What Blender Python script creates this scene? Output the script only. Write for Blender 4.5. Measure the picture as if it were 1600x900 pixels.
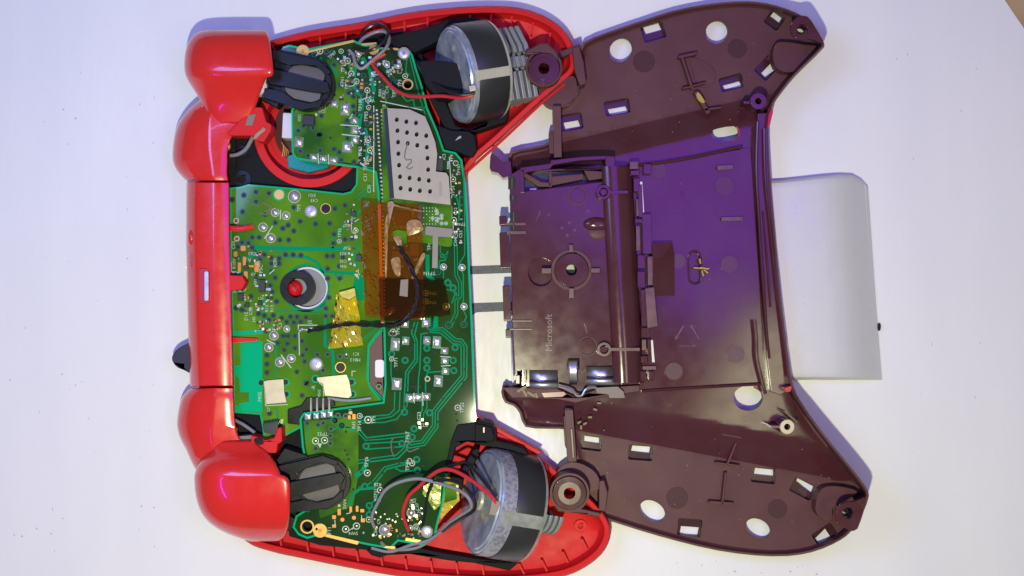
import bpy, math, random
from math import sin, cos, pi, radians, hypot
from mathutils import Vector, Matrix
from mathutils.geometry import tessellate_polygon
random.seed(7)
scene = bpy.context.scene
for o in list(bpy.data.objects): bpy.data.objects.remove(o)

# ------------------------------------------------------------------ units
# measurements were taken in photo pixels on the desk plane: 1 px = 0.175 mm
S = 0.000175
D = 1700.0            # camera height in the same unit

# ------------------------------------------------------------------ camera
cd = bpy.data.cameras.new('camera'); cam = bpy.data.objects.new('camera', cd)
scene.collection.objects.link(cam)
cam.location = (0, 0, D*S); cam.rotation_euler = (0, 0, 0)
cd.sensor_width = 36; cd.lens = 36*D/1600.0
cd.clip_start = 0.005; cd.clip_end = 20
scene.camera = cam

# ------------------------------------------------------------------ world + lamps
w = bpy.data.worlds.new('World'); scene.world = w; w.use_nodes = True
bg = w.node_tree.nodes['Background']
bg.inputs[0].default_value = (0.42, 0.46, 0.36, 1); bg.inputs[1].default_value = 0.36

def area(name, loc, target, size, power, col, sy=None, shape='RECTANGLE'):
    l = bpy.data.lights.new(name, 'AREA'); l.shape = shape
    l.size = size*S
    if shape in ('RECTANGLE', 'ELLIPSE'): l.size_y = (sy or size)*S
    l.energy = power; l.color = col
    o = bpy.data.objects.new(name, l); scene.collection.objects.link(o)
    o.location = Vector(loc)*S
    d = (Vector(target)-Vector(loc)).normalized()
    o.rotation_euler = d.to_track_quat('-Z', 'Y').to_euler()
    return o
area('desk_lamp', (-72, -382, 1700), (-50, -270, 0), 44, 0.75, (1.0, 0.99, 0.66), shape='DISK')
area('warm_panel', (770, -330, 1750), (300, -100, 0), 480, 0.075, (1.0, 0.95, 0.60), sy=270)
area('blue_led_panel', (-1050, 550, 1750), (0, 0, 0), 700, 0.52, (0.24, 0.34, 1.0))
area('violet_led_panel', (500, 385, 1750), (200, 0, 0), 900, 0.27, (0.25, 0.05, 1.0), sy=740)
area('led_strip', (-1250, -650, 1250), (0, 0, 0), 420, 0.05, (0.50, 0.04, 1.0), sy=40)

scene.view_settings.view_transform = 'Standard'; scene.view_settings.look = 'None'
scene.view_settings.exposure = 0.0; scene.view_settings.gamma = 1
scene.cycles.max_bounces = 6; scene.cycles.transparent_max_bounces = 12
scene.cycles.use_denoising = True

# ------------------------------------------------------------------ materials
def srgb(r, g, b):
    f = lambda c: (c/255/12.92) if c/255 <= .04045 else ((c/255+.055)/1.055)**2.4
    return (f(r), f(g), f(b))
def mat(name, col, rough=.5, metal=0, spec=.5, noise=0, nscale=200, col2=None, bump=0, bscale=900,
        coat=0, rvar=0, stretch=None, nlo=.38, nhi=.66, bdist=.0001, alpha_tint=None, sss=0):
    m = bpy.data.materials.new(name); m.use_nodes = True
    nt = m.node_tree; p = nt.nodes['Principled BSDF']
    p.inputs['Base Color'].default_value = (*col, 1); p.inputs['Roughness'].default_value = rough
    p.inputs['Metallic'].default_value = metal; p.inputs['Specular IOR Level'].default_value = spec
    if coat: p.inputs['Coat Weight'].default_value = coat; p.inputs['Coat Roughness'].default_value = .05
    tc = nt.nodes.new('ShaderNodeTexCoord'); src = tc.outputs['Object']
    if stretch:
        mp = nt.nodes.new('ShaderNodeMapping'); mp.inputs['Scale'].default_value = stretch
        nt.links.new(src, mp.inputs[0]); src = mp.outputs[0]
    if col2 is not None:
        n = nt.nodes.new('ShaderNodeTexNoise'); n.inputs['Scale'].default_value = nscale; n.inputs['Detail'].default_value = 6
        r = nt.nodes.new('ShaderNodeValToRGB'); r.color_ramp.elements[0].position = nlo; r.color_ramp.elements[1].position = nhi
        r.color_ramp.elements[0].color = (*col, 1); r.color_ramp.elements[1].color = (*col2, 1)
        nt.links.new(src, n.inputs['Vector']); nt.links.new(n.outputs['Fac'], r.inputs[0]); nt.links.new(r.outputs[0], p.inputs['Base Color'])
    if rvar:
        n2 = nt.nodes.new('ShaderNodeTexNoise'); n2.inputs['Scale'].default_value = 260; n2.inputs['Detail'].default_value = 8
        mr = nt.nodes.new('ShaderNodeMapRange'); mr.inputs[1].default_value = .3; mr.inputs[2].default_value = .7
        mr.inputs[3].default_value = max(.02, rough-rvar); mr.inputs[4].default_value = rough+rvar
        nt.links.new(src, n2.inputs['Vector']); nt.links.new(n2.outputs['Fac'], mr.inputs[0]); nt.links.new(mr.outputs[0], p.inputs['Roughness'])
    if bump:
        n3 = nt.nodes.new('ShaderNodeTexNoise'); n3.inputs['Scale'].default_value = bscale; n3.inputs['Detail'].default_value = 4
        b = nt.nodes.new('ShaderNodeBump'); b.inputs['Strength'].default_value = bump; b.inputs['Distance'].default_value = bdist
        nt.links.new(src, n3.inputs['Vector']); nt.links.new(n3.outputs['Fac'], b.inputs['Height']); nt.links.new(b.outputs[0], p.inputs['Normal'])
    return m
M = {}
M['paper'] = mat('white_sheet_laminate', (.76, .76, .75), .42, spec=.4, col2=(.71, .71, .72), nscale=20, stretch=(2.5, .6, 1), bump=.3, bscale=420, rvar=.05, nlo=.3, nhi=.7)
M['wood'] = mat('tan_wood', (.42, .30, .15), .5, col2=(.34, .23, .11), nscale=30, stretch=(1, 8, 1))
M['greyprint'] = mat('grey_print', (.075, .085, .11), .6, col2=(.11, .12, .15), nscale=900)
M['red'] = mat('red_gloss_plastic', (.64, .015, .016), .26, coat=.7, rvar=.07, bump=.12, bscale=1800, bdist=.00003)
M['redin'] = mat('red_inner_plastic', (.60, .015, .018), .5, spec=.2, rvar=.08, bump=.1, bscale=1500, bdist=.00003)
M['cradle'] = mat('black_cradle_plastic', (.009, .010, .012), .65, spec=.12)
M['redm'] = mat('red_matte_plastic', (.58, .016, .018), .6, spec=.2)
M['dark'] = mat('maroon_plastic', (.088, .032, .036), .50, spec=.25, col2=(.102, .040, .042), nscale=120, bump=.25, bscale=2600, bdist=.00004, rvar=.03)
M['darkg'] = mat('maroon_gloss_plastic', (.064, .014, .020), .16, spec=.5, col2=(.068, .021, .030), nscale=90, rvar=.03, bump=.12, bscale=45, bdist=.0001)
M['pocket'] = mat('maroon_pocket_shade', (.050, .018, .024), .2, spec=.4)  # darker than the shell: shade of the recesses put into the colour
M['darkm'] = mat('maroon_satin_mark', (.070, .022, .030), .27, spec=.5)
M['dimm'] = mat('maroon_dull_mark', (.062, .024, .028), .5, spec=.2)
M['pale'] = mat('maroon_pale_edge', (.13, .06, .045), .28, col2=(.07, .03, .03), nscale=400)  # lighter maroon; on the lower post ring it paints reflected lamp light
M['redcut'] = mat('red_cut_edge', (.42, .012, .02), .3)
M['black'] = mat('black_plastic', (.009, .010, .012), .36, spec=.22, rvar=.08, bump=.1, bscale=900)
M['blackm'] = mat('black_matte_wrap', (.022, .023, .026), .38, rvar=.05)
M['greyrub'] = mat('grey_black_rubber', (.095, .085, .072), .42, rvar=.1, bump=.4, bscale=300)
M['mask'] = mat('bright_solder_mask', (.0, .40, .17), .05, spec=.35)
M['pourB'] = mat('olive_solder_mask', (.105, .27, .012), .06, col2=(.036, .13, .010), nscale=42, nlo=.36, nhi=.62, spec=.35)
M['pourA'] = mat('dark_green_solder_mask', (.010, .040, .012), .05, col2=(.020, .062, .010), nscale=70, spec=.35)  # darker than the arms of the same board: gloss lighting put into the colour
M['pourT'] = mat('top_arm_solder_mask', (.080, .21, .010), .06, col2=(.018, .085, .014), nscale=90, nlo=.42, nhi=.62, spec=.35)
M['trace'] = mat('trace_solder_mask', (.0, .25, .10), .05, spec=.35)
M['tracehi'] = mat('channel_solder_mask', (.004, .12, .045), .3, coat=.3)
M['halo'] = mat('via_mask_ring', (.004, .075, .03), .3)
M['hole'] = mat('drilled_hole', (.006, .007, .006), .7)
M['silk'] = mat('white_silkscreen', (.42, .52, .40), .6)
M['gold'] = mat('bare_copper_gold', (.62, .38, .10), .38, metal=.55)
M['copper'] = mat('copper_pad', (.55, .22, .04), .45, metal=.4)
M['fr4'] = mat('board_edge_fibreglass', (.36, .28, .12), .6)
M['solder'] = mat('solder', (.62, .60, .58), .26, metal=.75, bump=.5, bscale=600, bdist=.0003, rvar=.1)
M['steel'] = mat('bright_steel', (.58, .58, .60), .32, metal=.9, rvar=.1, bump=.15, bscale=300)
M['tin'] = mat('shield_tin', (.33, .30, .24), .5, metal=.4, col2=(.29, .265, .21), nscale=60, rvar=.08)
M['tin2'] = mat('tinned_tab', (.50, .44, .31), .42, metal=.5, bump=.2, bscale=200, rvar=.1)
M['screw'] = mat('zinc_screw', (.50, .51, .52), .4, metal=.5)
M['motor'] = mat('motor_can_zinc', (.46, .50, .56), .32, metal=.4, col2=(.20, .24, .33), nscale=260, bump=.3, bscale=500, rvar=.12)
M['strap'] = mat('motor_bracket_zinc', (.54, .53, .42), .34, metal=.35, bump=.2, bscale=600, rvar=.1)
M['pitted'] = mat('pitted_zinc_rim', (.36, .36, .42), .4, metal=.35, col2=(.22, .22, .30), nscale=1100, bump=.8, bscale=700, bdist=.0002, nlo=.45, nhi=.6)
M['zincgrey'] = mat('dull_zinc_strap', (.36, .37, .35), .42, metal=.35, col2=(.26, .27, .26), nscale=500, bump=.3, bscale=600)
M['weight'] = mat('tungsten_weight', (.34, .37, .40), .36, metal=.4, rvar=.1)
M['chip'] = mat('chip_epoxy', (.012, .012, .013), .5)
M['wblack'] = mat('black_wire', (.010, .010, .014), .28)
M['wred'] = mat('red_wire', (.48, .02, .03), .35)
M['wgrey'] = mat('grey_wire', (.20, .20, .22), .42)
M['blackink'] = mat('black_marker_ink', (.012, .03, .022), .5)
M['greyink'] = mat('grey_pencil', (.12, .115, .11), .6)
M['teal'] = mat('teal_plastic', (.0, .22, .22), .2)
M['whitep'] = mat('white_plastic', (.62, .60, .66), .3)
M['cover'] = mat('pearl_white_cover', (.56, .56, .56), .36, metal=.1, bump=.7, bscale=2600, bdist=.00005, rvar=.1)
M['beige'] = mat('beige_tape_backing', (.36, .22, .075), .3, col2=(.22, .12, .04), nscale=900, bump=.3, bscale=300)
M['beiged'] = mat('grey_tack', (.20, .16, .13), .6)
M['crumb'] = mat('dry_crumb', (.40, .28, .06), .8)
M['glue'] = mat('glue_residue', (.16, .11, .05), .5)
M['label'] = mat('blue_black_foil', (.02, .028, .05), .25)
M['tp'] = mat('test_point_tin', (.60, .48, .36), .3, metal=.8)
M['brownpcb'] = mat('dark_red_cavity', (.07, .008, .01), .5)
M['pink'] = mat('pink_plastic', (.22, .03, .07), .3)

def film(name, tint, gloss, rough=.15, fac=.16, bd=.0004):
    m = bpy.data.materials.new(name); m.use_nodes = True; nt = m.node_tree
    nt.nodes.remove(nt.nodes['Principled BSDF']); out = nt.nodes['Material Output']
    t = nt.nodes.new('ShaderNodeBsdfTransparent'); t.inputs[0].default_value = (*tint, 1)
    g = nt.nodes.new('ShaderNodeBsdfGlossy'); g.inputs['Roughness'].default_value = rough; g.inputs[0].default_value = (1, .8, .55, 1)
    d = nt.nodes.new('ShaderNodeBsdfDiffuse'); d.inputs[0].default_value = (*gloss, 1)
    n = nt.nodes.new('ShaderNodeTexNoise'); n.inputs['Scale'].default_value = 260; n.inputs['Detail'].default_value = 5
    tc = nt.nodes.new('ShaderNodeTexCoord'); nt.links.new(tc.outputs['Object'], n.inputs['Vector'])
    b = nt.nodes.new('ShaderNodeBump'); b.inputs['Strength'].default_value = .5; b.inputs['Distance'].default_value = bd
    nt.links.new(n.outputs['Fac'], b.inputs['Height']); nt.links.new(b.outputs[0], g.inputs['Normal'])
    lw = nt.nodes.new('ShaderNodeFresnel'); lw.inputs[0].default_value = 1.5; nt.links.new(b.outputs[0], lw.inputs['Normal'])
    m1 = nt.nodes.new('ShaderNodeMixShader'); m1.inputs[0].default_value = fac
    m2 = nt.nodes.new('ShaderNodeMixShader')
    nt.links.new(t.outputs[0], m1.inputs[1]); nt.links.new(d.outputs[0], m1.inputs[2])
    nt.links.new(lw.outputs[0], m2.inputs[0]); nt.links.new(m1.outputs[0], m2.inputs[1]); nt.links.new(g.outputs[0], m2.inputs[2])
    nt.links.new(m2.outputs[0], out.inputs[0]); return m
M['amber'] = film('amber_polyimide_film', (.97, .50, .08), (.50, .15, .01), .10, .13)
M['amber2'] = film('thin_amber_film', (.50, .32, .08), (.05, .03, .01), .06, .08, .00006)
M['yellow'] = film('yellow_polyimide_film', (.92, .80, .05), (.80, .66, .02), .16, .42)

# ------------------------------------------------------------------ geometry helpers
def W(px, py, z=0):
    k = (D-z)/D
    return Vector(((px-800)*k*S, (450-py)*k*S, z*S))
LOC = {}
C = scene.collection
class MB:
    def __init__(s): s.v = []; s.f = []; s.m = []
    def add(s, vs, fs, mi=0):
        b = len(s.v); s.v += [Vector(v) for v in vs]
        for f in fs: s.f.append([b+i for i in f]); s.m.append(mi)
    def prism(s, pts, zt, zb, holes=(), mi=0, zw=None, walls=True, bottom=False):
        # outline measured at height zt; straight vertical walls
        loops = [[W(x, y, zt) for x, y in pts]]+[[W(x, y, zt) for x, y in h] for h in holes]
        flat = [v for l in loops for v in l]
        tris = tessellate_polygon([[Vector((v.x, v.y, 0)) for v in l] for l in loops])
        fs = []
        for t in tris:
            a, b, c = [flat[i] for i in t]
            if (b-a).cross(c-a).z < 0: t = (t[0], t[2], t[1])
            fs.append(t)
        s.add(flat, fs, mi)
        if bottom: s.add([Vector((v.x, v.y, zb*S)) for v in flat], [tuple(reversed(f)) for f in fs], mi)
        if walls:
            wm = mi if zw is None else zw
            for l in loops:
                n = len(l); low = [Vector((v.x, v.y, zb*S)) for v in l]
                s.add(list(l)+low, [(i, (i+1) % n, n+(i+1) % n, n+i) for i in range(n)], wm)
        return s
    def box(s, x0, y0, x1, y1, zt, zb, mi=0, rot=0):
        cx, cy = (x0+x1)/2, (y0+y1)/2
        pts = [(x0, y0), (x0, y1), (x1, y1), (x1, y0)]
        if rot:
            a = radians(rot); pts = [(cx+(x-cx)*cos(a)-(y-cy)*sin(a), cy+(x-cx)*sin(a)+(y-cy)*cos(a)) for x, y in pts]
        return s.prism(pts, zt, zb, mi=mi)
    def disc(s, cx, cy, r, zt, zb, mi=0, hole=0, n=20, ry=None, rot=0):
        return s.prism(ell(cx, cy, r, ry or r, n, rot), zt, zb, [ell(cx, cy, hole, hole*(ry or r)/r, n, rot)] if hole else (), mi)
    def dome(s, cx, cy, rx, ry, z0, h, mi=0, n=14, k=4, rot=0):
        rings = []; a0 = radians(rot)
        for j in range(k):
            t = j/k*pi/2
            rings.append([W(cx+rx*cos(t)*cos(a)*cos(a0)-ry*cos(t)*sin(a)*sin(a0), cy+rx*cos(t)*cos(a)*sin(a0)+ry*cos(t)*sin(a)*cos(a0), z0+h*sin(t)) for a in [2*pi*i/n for i in range(n)]])
        vs = [v for r in rings for v in r]+[W(cx, cy, z0+h)]
        fs = [(j*n+i, (j+1)*n+i, (j+1)*n+(i+1) % n, j*n+(i+1) % n) for j in range(k-1) for i in range(n)]
        fs += [((k-1)*n+i, len(vs)-1, (k-1)*n+(i+1) % n) for i in range(n)]
        s.add(vs, fs, mi); return s
    def tube(s, pts, r, n=8, mi=0, smooth=5, world=False):
        P = [p if world else W(*p) for p in pts]
        if smooth and len(P) > 2: P = spline3(P, smooth)
        vs = []; up = Vector((0, 0, 1))
        for i, p in enumerate(P):
            t = (P[min(i+1, len(P)-1)]-P[max(i-1, 0)]).normalized()
            a = t.cross(up); a = a.normalized() if a.length > .05 else Vector((1, 0, 0)); b = t.cross(a).normalized()
            rr = r*S
            for k in range(n):
                q = 2*pi*k/n; vs.append(p+a*rr*cos(q)+b*rr*sin(q))
        fs = [(i*n+k, i*n+(k+1) % n, (i+1)*n+(k+1) % n, (i+1)*n+k) for i in range(len(P)-1) for k in range(n)]
        fs += [tuple(range(n)), tuple(reversed(range((len(P)-1)*n, len(P)*n)))]
        s.add(vs, fs, mi); return s
    def ribbon(s, pts, wd, z, mi=0):
        # flat strip of copper laid along a polyline
        n = len(pts); L = []; R = []
        for i in range(n):
            a = pts[max(i-1, 0)]; b = pts[min(i+1, n-1)]
            if 0 < i < n-1:
                d1 = Vector((pts[i][0]-a[0], pts[i][1]-a[1])).normalized(); d2 = Vector((b[0]-pts[i][0], b[1]-pts[i][1])).normalized()
                d = (d1+d2); d = d.normalized() if d.length > .01 else d1; m = 1/max(.5, d.dot(d1))
            else: d = Vector((b[0]-a[0], b[1]-a[1])).normalized(); m = 1
            nx, ny = -d.y*wd/2*m, d.x*wd/2*m
            L.append(W(pts[i][0]+nx, pts[i][1]+ny, z)); R.append(W(pts[i][0]-nx, pts[i][1]-ny, z))
        s.add(L+R, [(i, i+1, n+i+1, n+i) for i in range(n-1)], mi); return s
    def grid(s, rows, mi=0, world=False):
        n = len(rows[0]); vs = [p if world else W(*p) for r in rows for p in r]
        s.add(vs, [(j*n+i, j*n+i+1, (j+1)*n+i+1, (j+1)*n+i) for j in range(len(rows)-1) for i in range(n-1)], mi); return s
    def build(s, name, mats, parent=None, bevel=0, smooth=False, angle=35, solid=0, seg=2, sub=0, label=None, kind=None):
        if not isinstance(mats, (list, tuple)): mats = [mats]
        lo = Vector([min(v[i] for v in s.v) for i in range(3)]); hi = Vector([max(v[i] for v in s.v) for i in range(3)])
        c = (lo+hi)/2
        if parent is None: c.z = lo.z
        me = bpy.data.meshes.new(name); me.from_pydata([v-c for v in s.v], [], s.f)
        for m_ in mats: me.materials.append(M[m_] if isinstance(m_, str) else m_)
        me.polygons.foreach_set('material_index', s.m)
        me.validate(); me.update()
        o = bpy.data.objects.new(name, me); C.objects.link(o)
        pl = LOC[parent.name] if parent else Vector((0, 0, 0))
        if parent: o.parent = parent
        o.location = c-pl; LOC[o.name] = c
        if smooth:
            me.polygons.foreach_set('use_smooth', [True]*len(me.polygons))
            if angle < 180:
                import bmesh
                bm = bmesh.new(); bm.from_mesh(me)
                bmesh.ops.remove_doubles(bm, verts=bm.verts, dist=1e-7)
                bmesh.ops.recalc_face_normals(bm, faces=bm.faces) if smooth == 'fix' else None
                for e in bm.edges:
                    if len(e.link_faces) == 2 and e.calc_face_angle(0) > radians(angle): e.smooth = False
                bm.to_mesh(me); bm.free()
        if sub: q = o.modifiers.new('sub', 'SUBSURF'); q.levels = sub; q.render_levels = sub
        if solid: q = o.modifiers.new('solid', 'SOLIDIFY'); q.thickness = solid*S; q.offset = -1
        if bevel:
            import bmesh
            bm = bmesh.new(); bm.from_mesh(me); bmesh.ops.remove_doubles(bm, verts=bm.verts, dist=1e-7)
            bmesh.ops.recalc_face_normals(bm, faces=bm.faces); bm.to_mesh(me); bm.free()
            q = o.modifiers.new('bevel', 'BEVEL'); q.width = bevel*S; q.segments = seg; q.limit_method = 'ANGLE'; q.angle_limit = radians(40)
            me.polygons.foreach_set('use_smooth', [True]*len(me.polygons)); q.harden_normals = True
        if label: o['label'] = label
        if kind: o['kind'] = kind
        return o
def ell(cx, cy, rx, ry, n=20, rot=0):
    a0 = radians(rot)
    return [(cx+rx*cos(a)*cos(a0)-ry*sin(a)*sin(a0), cy+rx*cos(a)*sin(a0)+ry*sin(a)*cos(a0)) for a in [2*pi*i/n for i in range(n)]]
def spline3(P, k):
    out = []
    n = len(P)
    for i in range(n-1):
        p0, p1, p2, p3 = P[max(i-1, 0)], P[i], P[i+1], P[min(i+2, n-1)]
        for j in range(k):
            t = j/k
            out.append(.5*((2*p1)+(p2-p0)*t+(2*p0-5*p1+4*p2-p3)*t*t+(3*p1-p0-3*p2+p3)*t**3))
    out.append(P[-1]); return out
def closed_spline(pts, k=4):
    # pts: tuples of any length, closed Catmull-Rom
    n = len(pts); out = []; V = [tuple(map(float, p)) for p in pts]
    for i in range(n):
        p0, p1, p2, p3 = V[i-1], V[i], V[(i+1) % n], V[(i+2) % n]
        for j in range(k):
            t = j/k
            out.append(tuple(.5*(2*b+(c-a)*t+(2*a-5*b+4*c-d)*t*t+(3*b-a-3*c+d)*t**3) for a, b, c, d in zip(p0, p1, p2, p3)))
    return out
def area2(pts): return sum(pts[i-1][0]*pts[i][1]-pts[i][0]*pts[i-1][1] for i in range(len(pts)))
def inset(pts, d):
    sgn = 1 if area2(pts) > 0 else -1; n = len(pts); out = []
    for i in range(n):
        a, p, b = pts[i-1], pts[i], pts[(i+1) % n]
        d1 = Vector((p[0]-a[0], p[1]-a[1])); d2 = Vector((b[0]-p[0], b[1]-p[1]))
        d1 = d1.normalized() if d1.length else d2.normalized(); d2 = d2.normalized() if d2.length else d1
        n1 = Vector((-d1.y, d1.x)); n2 = Vector((-d2.y, d2.x)); m = n1+n2
        m = m.normalized() if m.length > .05 else n1
        k = d/max(.45, m.dot(n1)); out.append((p[0]+m.x*k*sgn, p[1]+m.y*k*sgn)+tuple(p[2:]))
    return out
def stad(x0, y0, x1, y1, r, n=8):
    # capsule outline between two points
    a = math.atan2(y1-y0, x1-x0); pts = []
    for i in range(n+1): t = a+pi/2+pi*i/n; pts.append((x0+r*cos(t), y0+r*sin(t)))
    for i in range(n+1): t = a-pi/2+pi*i/n; pts.append((x1+r*cos(t), y1+r*sin(t)))
    return pts
def rrect(x0, y0, x1, y1, r, n=4, rot=0):
    pts = []
    for cx, cy, a0 in ((x1-r, y1-r, 0), (x0+r, y1-r, 90), (x0+r, y0+r, 180), (x1-r, y0+r, 270)):
        for i in range(n+1): a = radians(a0+90*i/n); pts.append((cx+r*cos(a), cy+r*sin(a)))
    if rot:
        mx, my = (x0+x1)/2, (y0+y1)/2; a = radians(rot)
        pts = [(mx+(x-mx)*cos(a)-(y-my)*sin(a), my+(x-mx)*sin(a)+(y-my)*cos(a)) for x, y in pts]
    return pts
def inpoly(x, y, pl):
    c_ = False; j = len(pl)-1
    for i in range(len(pl)):
        if (pl[i][1] > y) != (pl[j][1] > y) and x < (pl[j][0]-pl[i][0])*(y-pl[i][1])/(pl[j][1]-pl[i][1])+pl[i][0]: c_ = not c_
        j = i
    return c_
def thing(name, label, cat, px, py, group=None):
    o = bpy.data.objects.new(name, None); C.objects.link(o); o.empty_display_size = .005
    o.location = W(px, py, 0); LOC[o.name] = W(px, py, 0)
    o['label'] = label; o['category'] = cat
    if group: o['group'] = group
    return o
def P(name, mats, parent, pts, zt, zb, bevel=1, holes=(), **k):
    return MB().prism(pts, zt, zb, holes, bottom=bool(bevel)).build(name, mats, parent, bevel=bevel, **k)
def B(name, mats, parent, x0, y0, x1, y1, zt, zb, bevel=1, rot=0, **k):
    m = MB(); cx, cy = (x0+x1)/2, (y0+y1)/2; a = radians(rot)
    pts = [(cx+(x-cx)*cos(a)-(y-cy)*sin(a), cy+(x-cx)*sin(a)+(y-cy)*cos(a)) for x, y in [(x0, y0), (x0, y1), (x1, y1), (x1, y0)]]
    m.prism(pts, zt, zb, bottom=True); return m.build(name, mats, parent, bevel=bevel, **k)
def text_into(mb, s, x, y, size, z, rot=0, mi=0, bold=0, wx=1.0):
    cu = bpy.data.curves.new('t', 'FONT'); cu.body = s; cu.size = 1; cu.align_x = 'CENTER'; cu.align_y = 'CENTER'; cu.resolution_u = 2
    size *= .88
    o = bpy.data.objects.new('t', cu); C.objects.link(o)
    me = bpy.data.meshes.new_from_object(o.evaluated_get(bpy.context.evaluated_depsgraph_get()))
    a = radians(rot); vs = []
    for v in me.vertices:
        u, q = v.co.x*size*wx, v.co.y*size
        vs.append(W(x+u*cos(a)-q*sin(a), y-(u*sin(a)+q*cos(a)), z))
    mb.add(vs, [tuple(p.vertices) for p in me.polygons], mi)
    bpy.data.objects.remove(o); bpy.data.curves.remove(cu); bpy.data.meshes.remove(me)

# ================================================================== SETTING
t = MB(); t.box(-2600, -2600, 4200, 3500, -3, -60)
tb = t.build('wooden_table', 'wood'); tb['kind'] = 'structure'
sheet = [(-700, -500), (1480, -500), (1530, -120), (1562, -12), (1582, 18), (1600, 44), (1625, 110), (1650, 300), (1660, 1500), (-700, 1500)]
sh = MB().prism(sheet, 0, -2.5).build('white_sheet', 'paper'); sh['kind'] = 'structure'
for q in ([(700, 417), (812, 413), (812, 426), (700, 430)], [(700, 475), (812, 471), (812, 485), (745, 488), (735, 494), (700, 494)]):
    MB().prism(q, .5, .05).build('printed_bar', 'greyprint', sh)
st = MB()
for (x, y, r) in ((99, 171, 1.6), (118, 185, 1.7), (106, 225, 1), (97, 585, 1.4), (118, 602, 1.3), (128, 597, 1), (199, 404, 1.4), (138, 654, 1.2), (221, 791, 1.8), (241, 793, 1.6),
                  (218, 163, 1.3), (57, 826, 1.6), (34, 838, 1.7), (80, 834, 1.5), (98, 810, 1.2), (16, 594, 1.4), (239, 223, 1.2), (1317, 335, 2), (1148, 893, 2.0), (1235, 893, 1.6), (1276, 897, 1.8), (1190, 895, 1.2)):
    st.disc(x, y, r, .3, .1, n=7)
random.seed(31)
for i in range(46):
    x = random.choice([random.gauss(180, 50), random.gauss(60, 30), random.gauss(240, 6), random.uniform(1390, 1580), random.uniform(1040, 1330)]); y = random.uniform(60, 880) if x < 260 or x > 1380 else random.uniform(872, 897)
    st.prism(ell(x, y, random.uniform(.4, .9), random.uniform(.5, 2.6), 7, random.uniform(-8, 8)), .3, .1)
st.build('dust_specks', mat('faint_dust', (.48, .48, .54), .8), sh, kind='stuff')

# ================================================================== WHITE BATTERY COVER
def cover():
    mb = MB(); rows = []
    prof = [(0, 24), (.35, 26), (.62, 27), (.74, 26), (.80, 23), (.88, 16), (.95, 8), (1.0, 4), (1.0, .2)]
    VV = [0, .006, .014, .03]+[k/22 for k in range(1, 22)]+[.97, .986, .994, 1]; N = len(VV)-1
    for j in range(N+1):
        v = VV[j]; y0 = 283-12*min(1, v*0)  # placeholder row start
        row = []
        for (u, z) in prof:
            xr = 1356+22*v; xl = 1150+26*v
            x = xl+(xr-xl)*u
            yt = 285-13*math.exp(-((x-1330)/95)**2) + .022*max(0, x-1328)**2
            yb = 593.5
            y = yt+(yb-yt)*v
            e = min(1, min(v, 1-v)*30)
            zz = z*{0: .62, 1: .86, 2: .96}.get(min(j, N-j), 1)
            row.append((x, y, zz))
        rows.append(row)
    mb.grid(rows)
    mb.grid([[(x, y, 0.2) for x, y, z in rows[0]], rows[0]]); mb.grid([rows[-1], [(x, y, 0.2) for x, y, z in rows[-1]]])
    root = thing('battery_cover', 'pearl white battery cover lying flat, half under the maroon rear shell', 'battery cover', 1280, 440)
    mb.build('cover_shell', 'cover', root, smooth=True, angle=30)
    B('locking_lip', 'cover', root, 1351, 288, 1361, 560, 6.0, .3, 1, rot=-3.3)
    P('latch_tab', 'black', root, ell(1374, 511, 2.4, 6, 12), 7, .3, 0)
cover()

# ================================================================== RED HALF
front = thing('controller_front_half', 'red front half of a game controller, opened, showing its green circuit boards', 'controller', 540, 450)
out_red = closed_spline([(330, 120), (365, 82), (420, 64), (480, 48), (560, 35), (640, 19), (700, 12), (760, 9), (812, 12), (855, 27), (884, 50), (900, 82), (898, 112), (872, 136),
    (840, 164), (782, 218), (735, 264), (722, 330), (722, 450), (726, 560), (738, 642), (768, 668), (812, 690), (842, 712), (880, 742), (930, 785), (954, 822), (946, 858), (915, 886), (872, 903),
    (800, 911), (720, 910), (640, 903), (560, 890), (480, 874), (425, 862), (385, 846), (345, 800), (318, 720), (310, 600), (308, 450), (308, 300), (312, 190)], 4)
def shell_loft(outline, rings, floor_z, holes=(), name='shell', mats=('redin',), parent=None, zf=None):
    mb = MB(); allr = []
    for d, dz in rings:
        r = inset(outline, d) if d else outline
        allr.append([(p[0], p[1], (p[2] if len(p) > 2 else 0)+dz if len(p) > 2 else dz) for p in r])
    n = len(outline)
    for a, b in zip(allr[:-1], allr[1:]):
        mb.add([W(*p) for p in a]+[W(*p) for p in b], [(i, (i+1) % n, n+(i+1) % n, n+i) for i in range(n)], 0)
    return mb, allr
rings = [(34, 3), (18, 8), (6, 20), (0, 32), (0.6, 40), (3, 46), (9, 47), (10.5, 46), (12.5, 36), (20, 25), (34, 20)]
mb, rr = shell_loft(out_red, rings, 20)
inner = rr[-1]
mb.prism([(p[0], p[1]) for p in inner], 20, 19, walls=False)
mb.prism([(p[0], p[1]) for p in rr[0]], 3, 3, walls=False)
mb.build('front_shell', 'redin', front, smooth='fix', angle=38)
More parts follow.
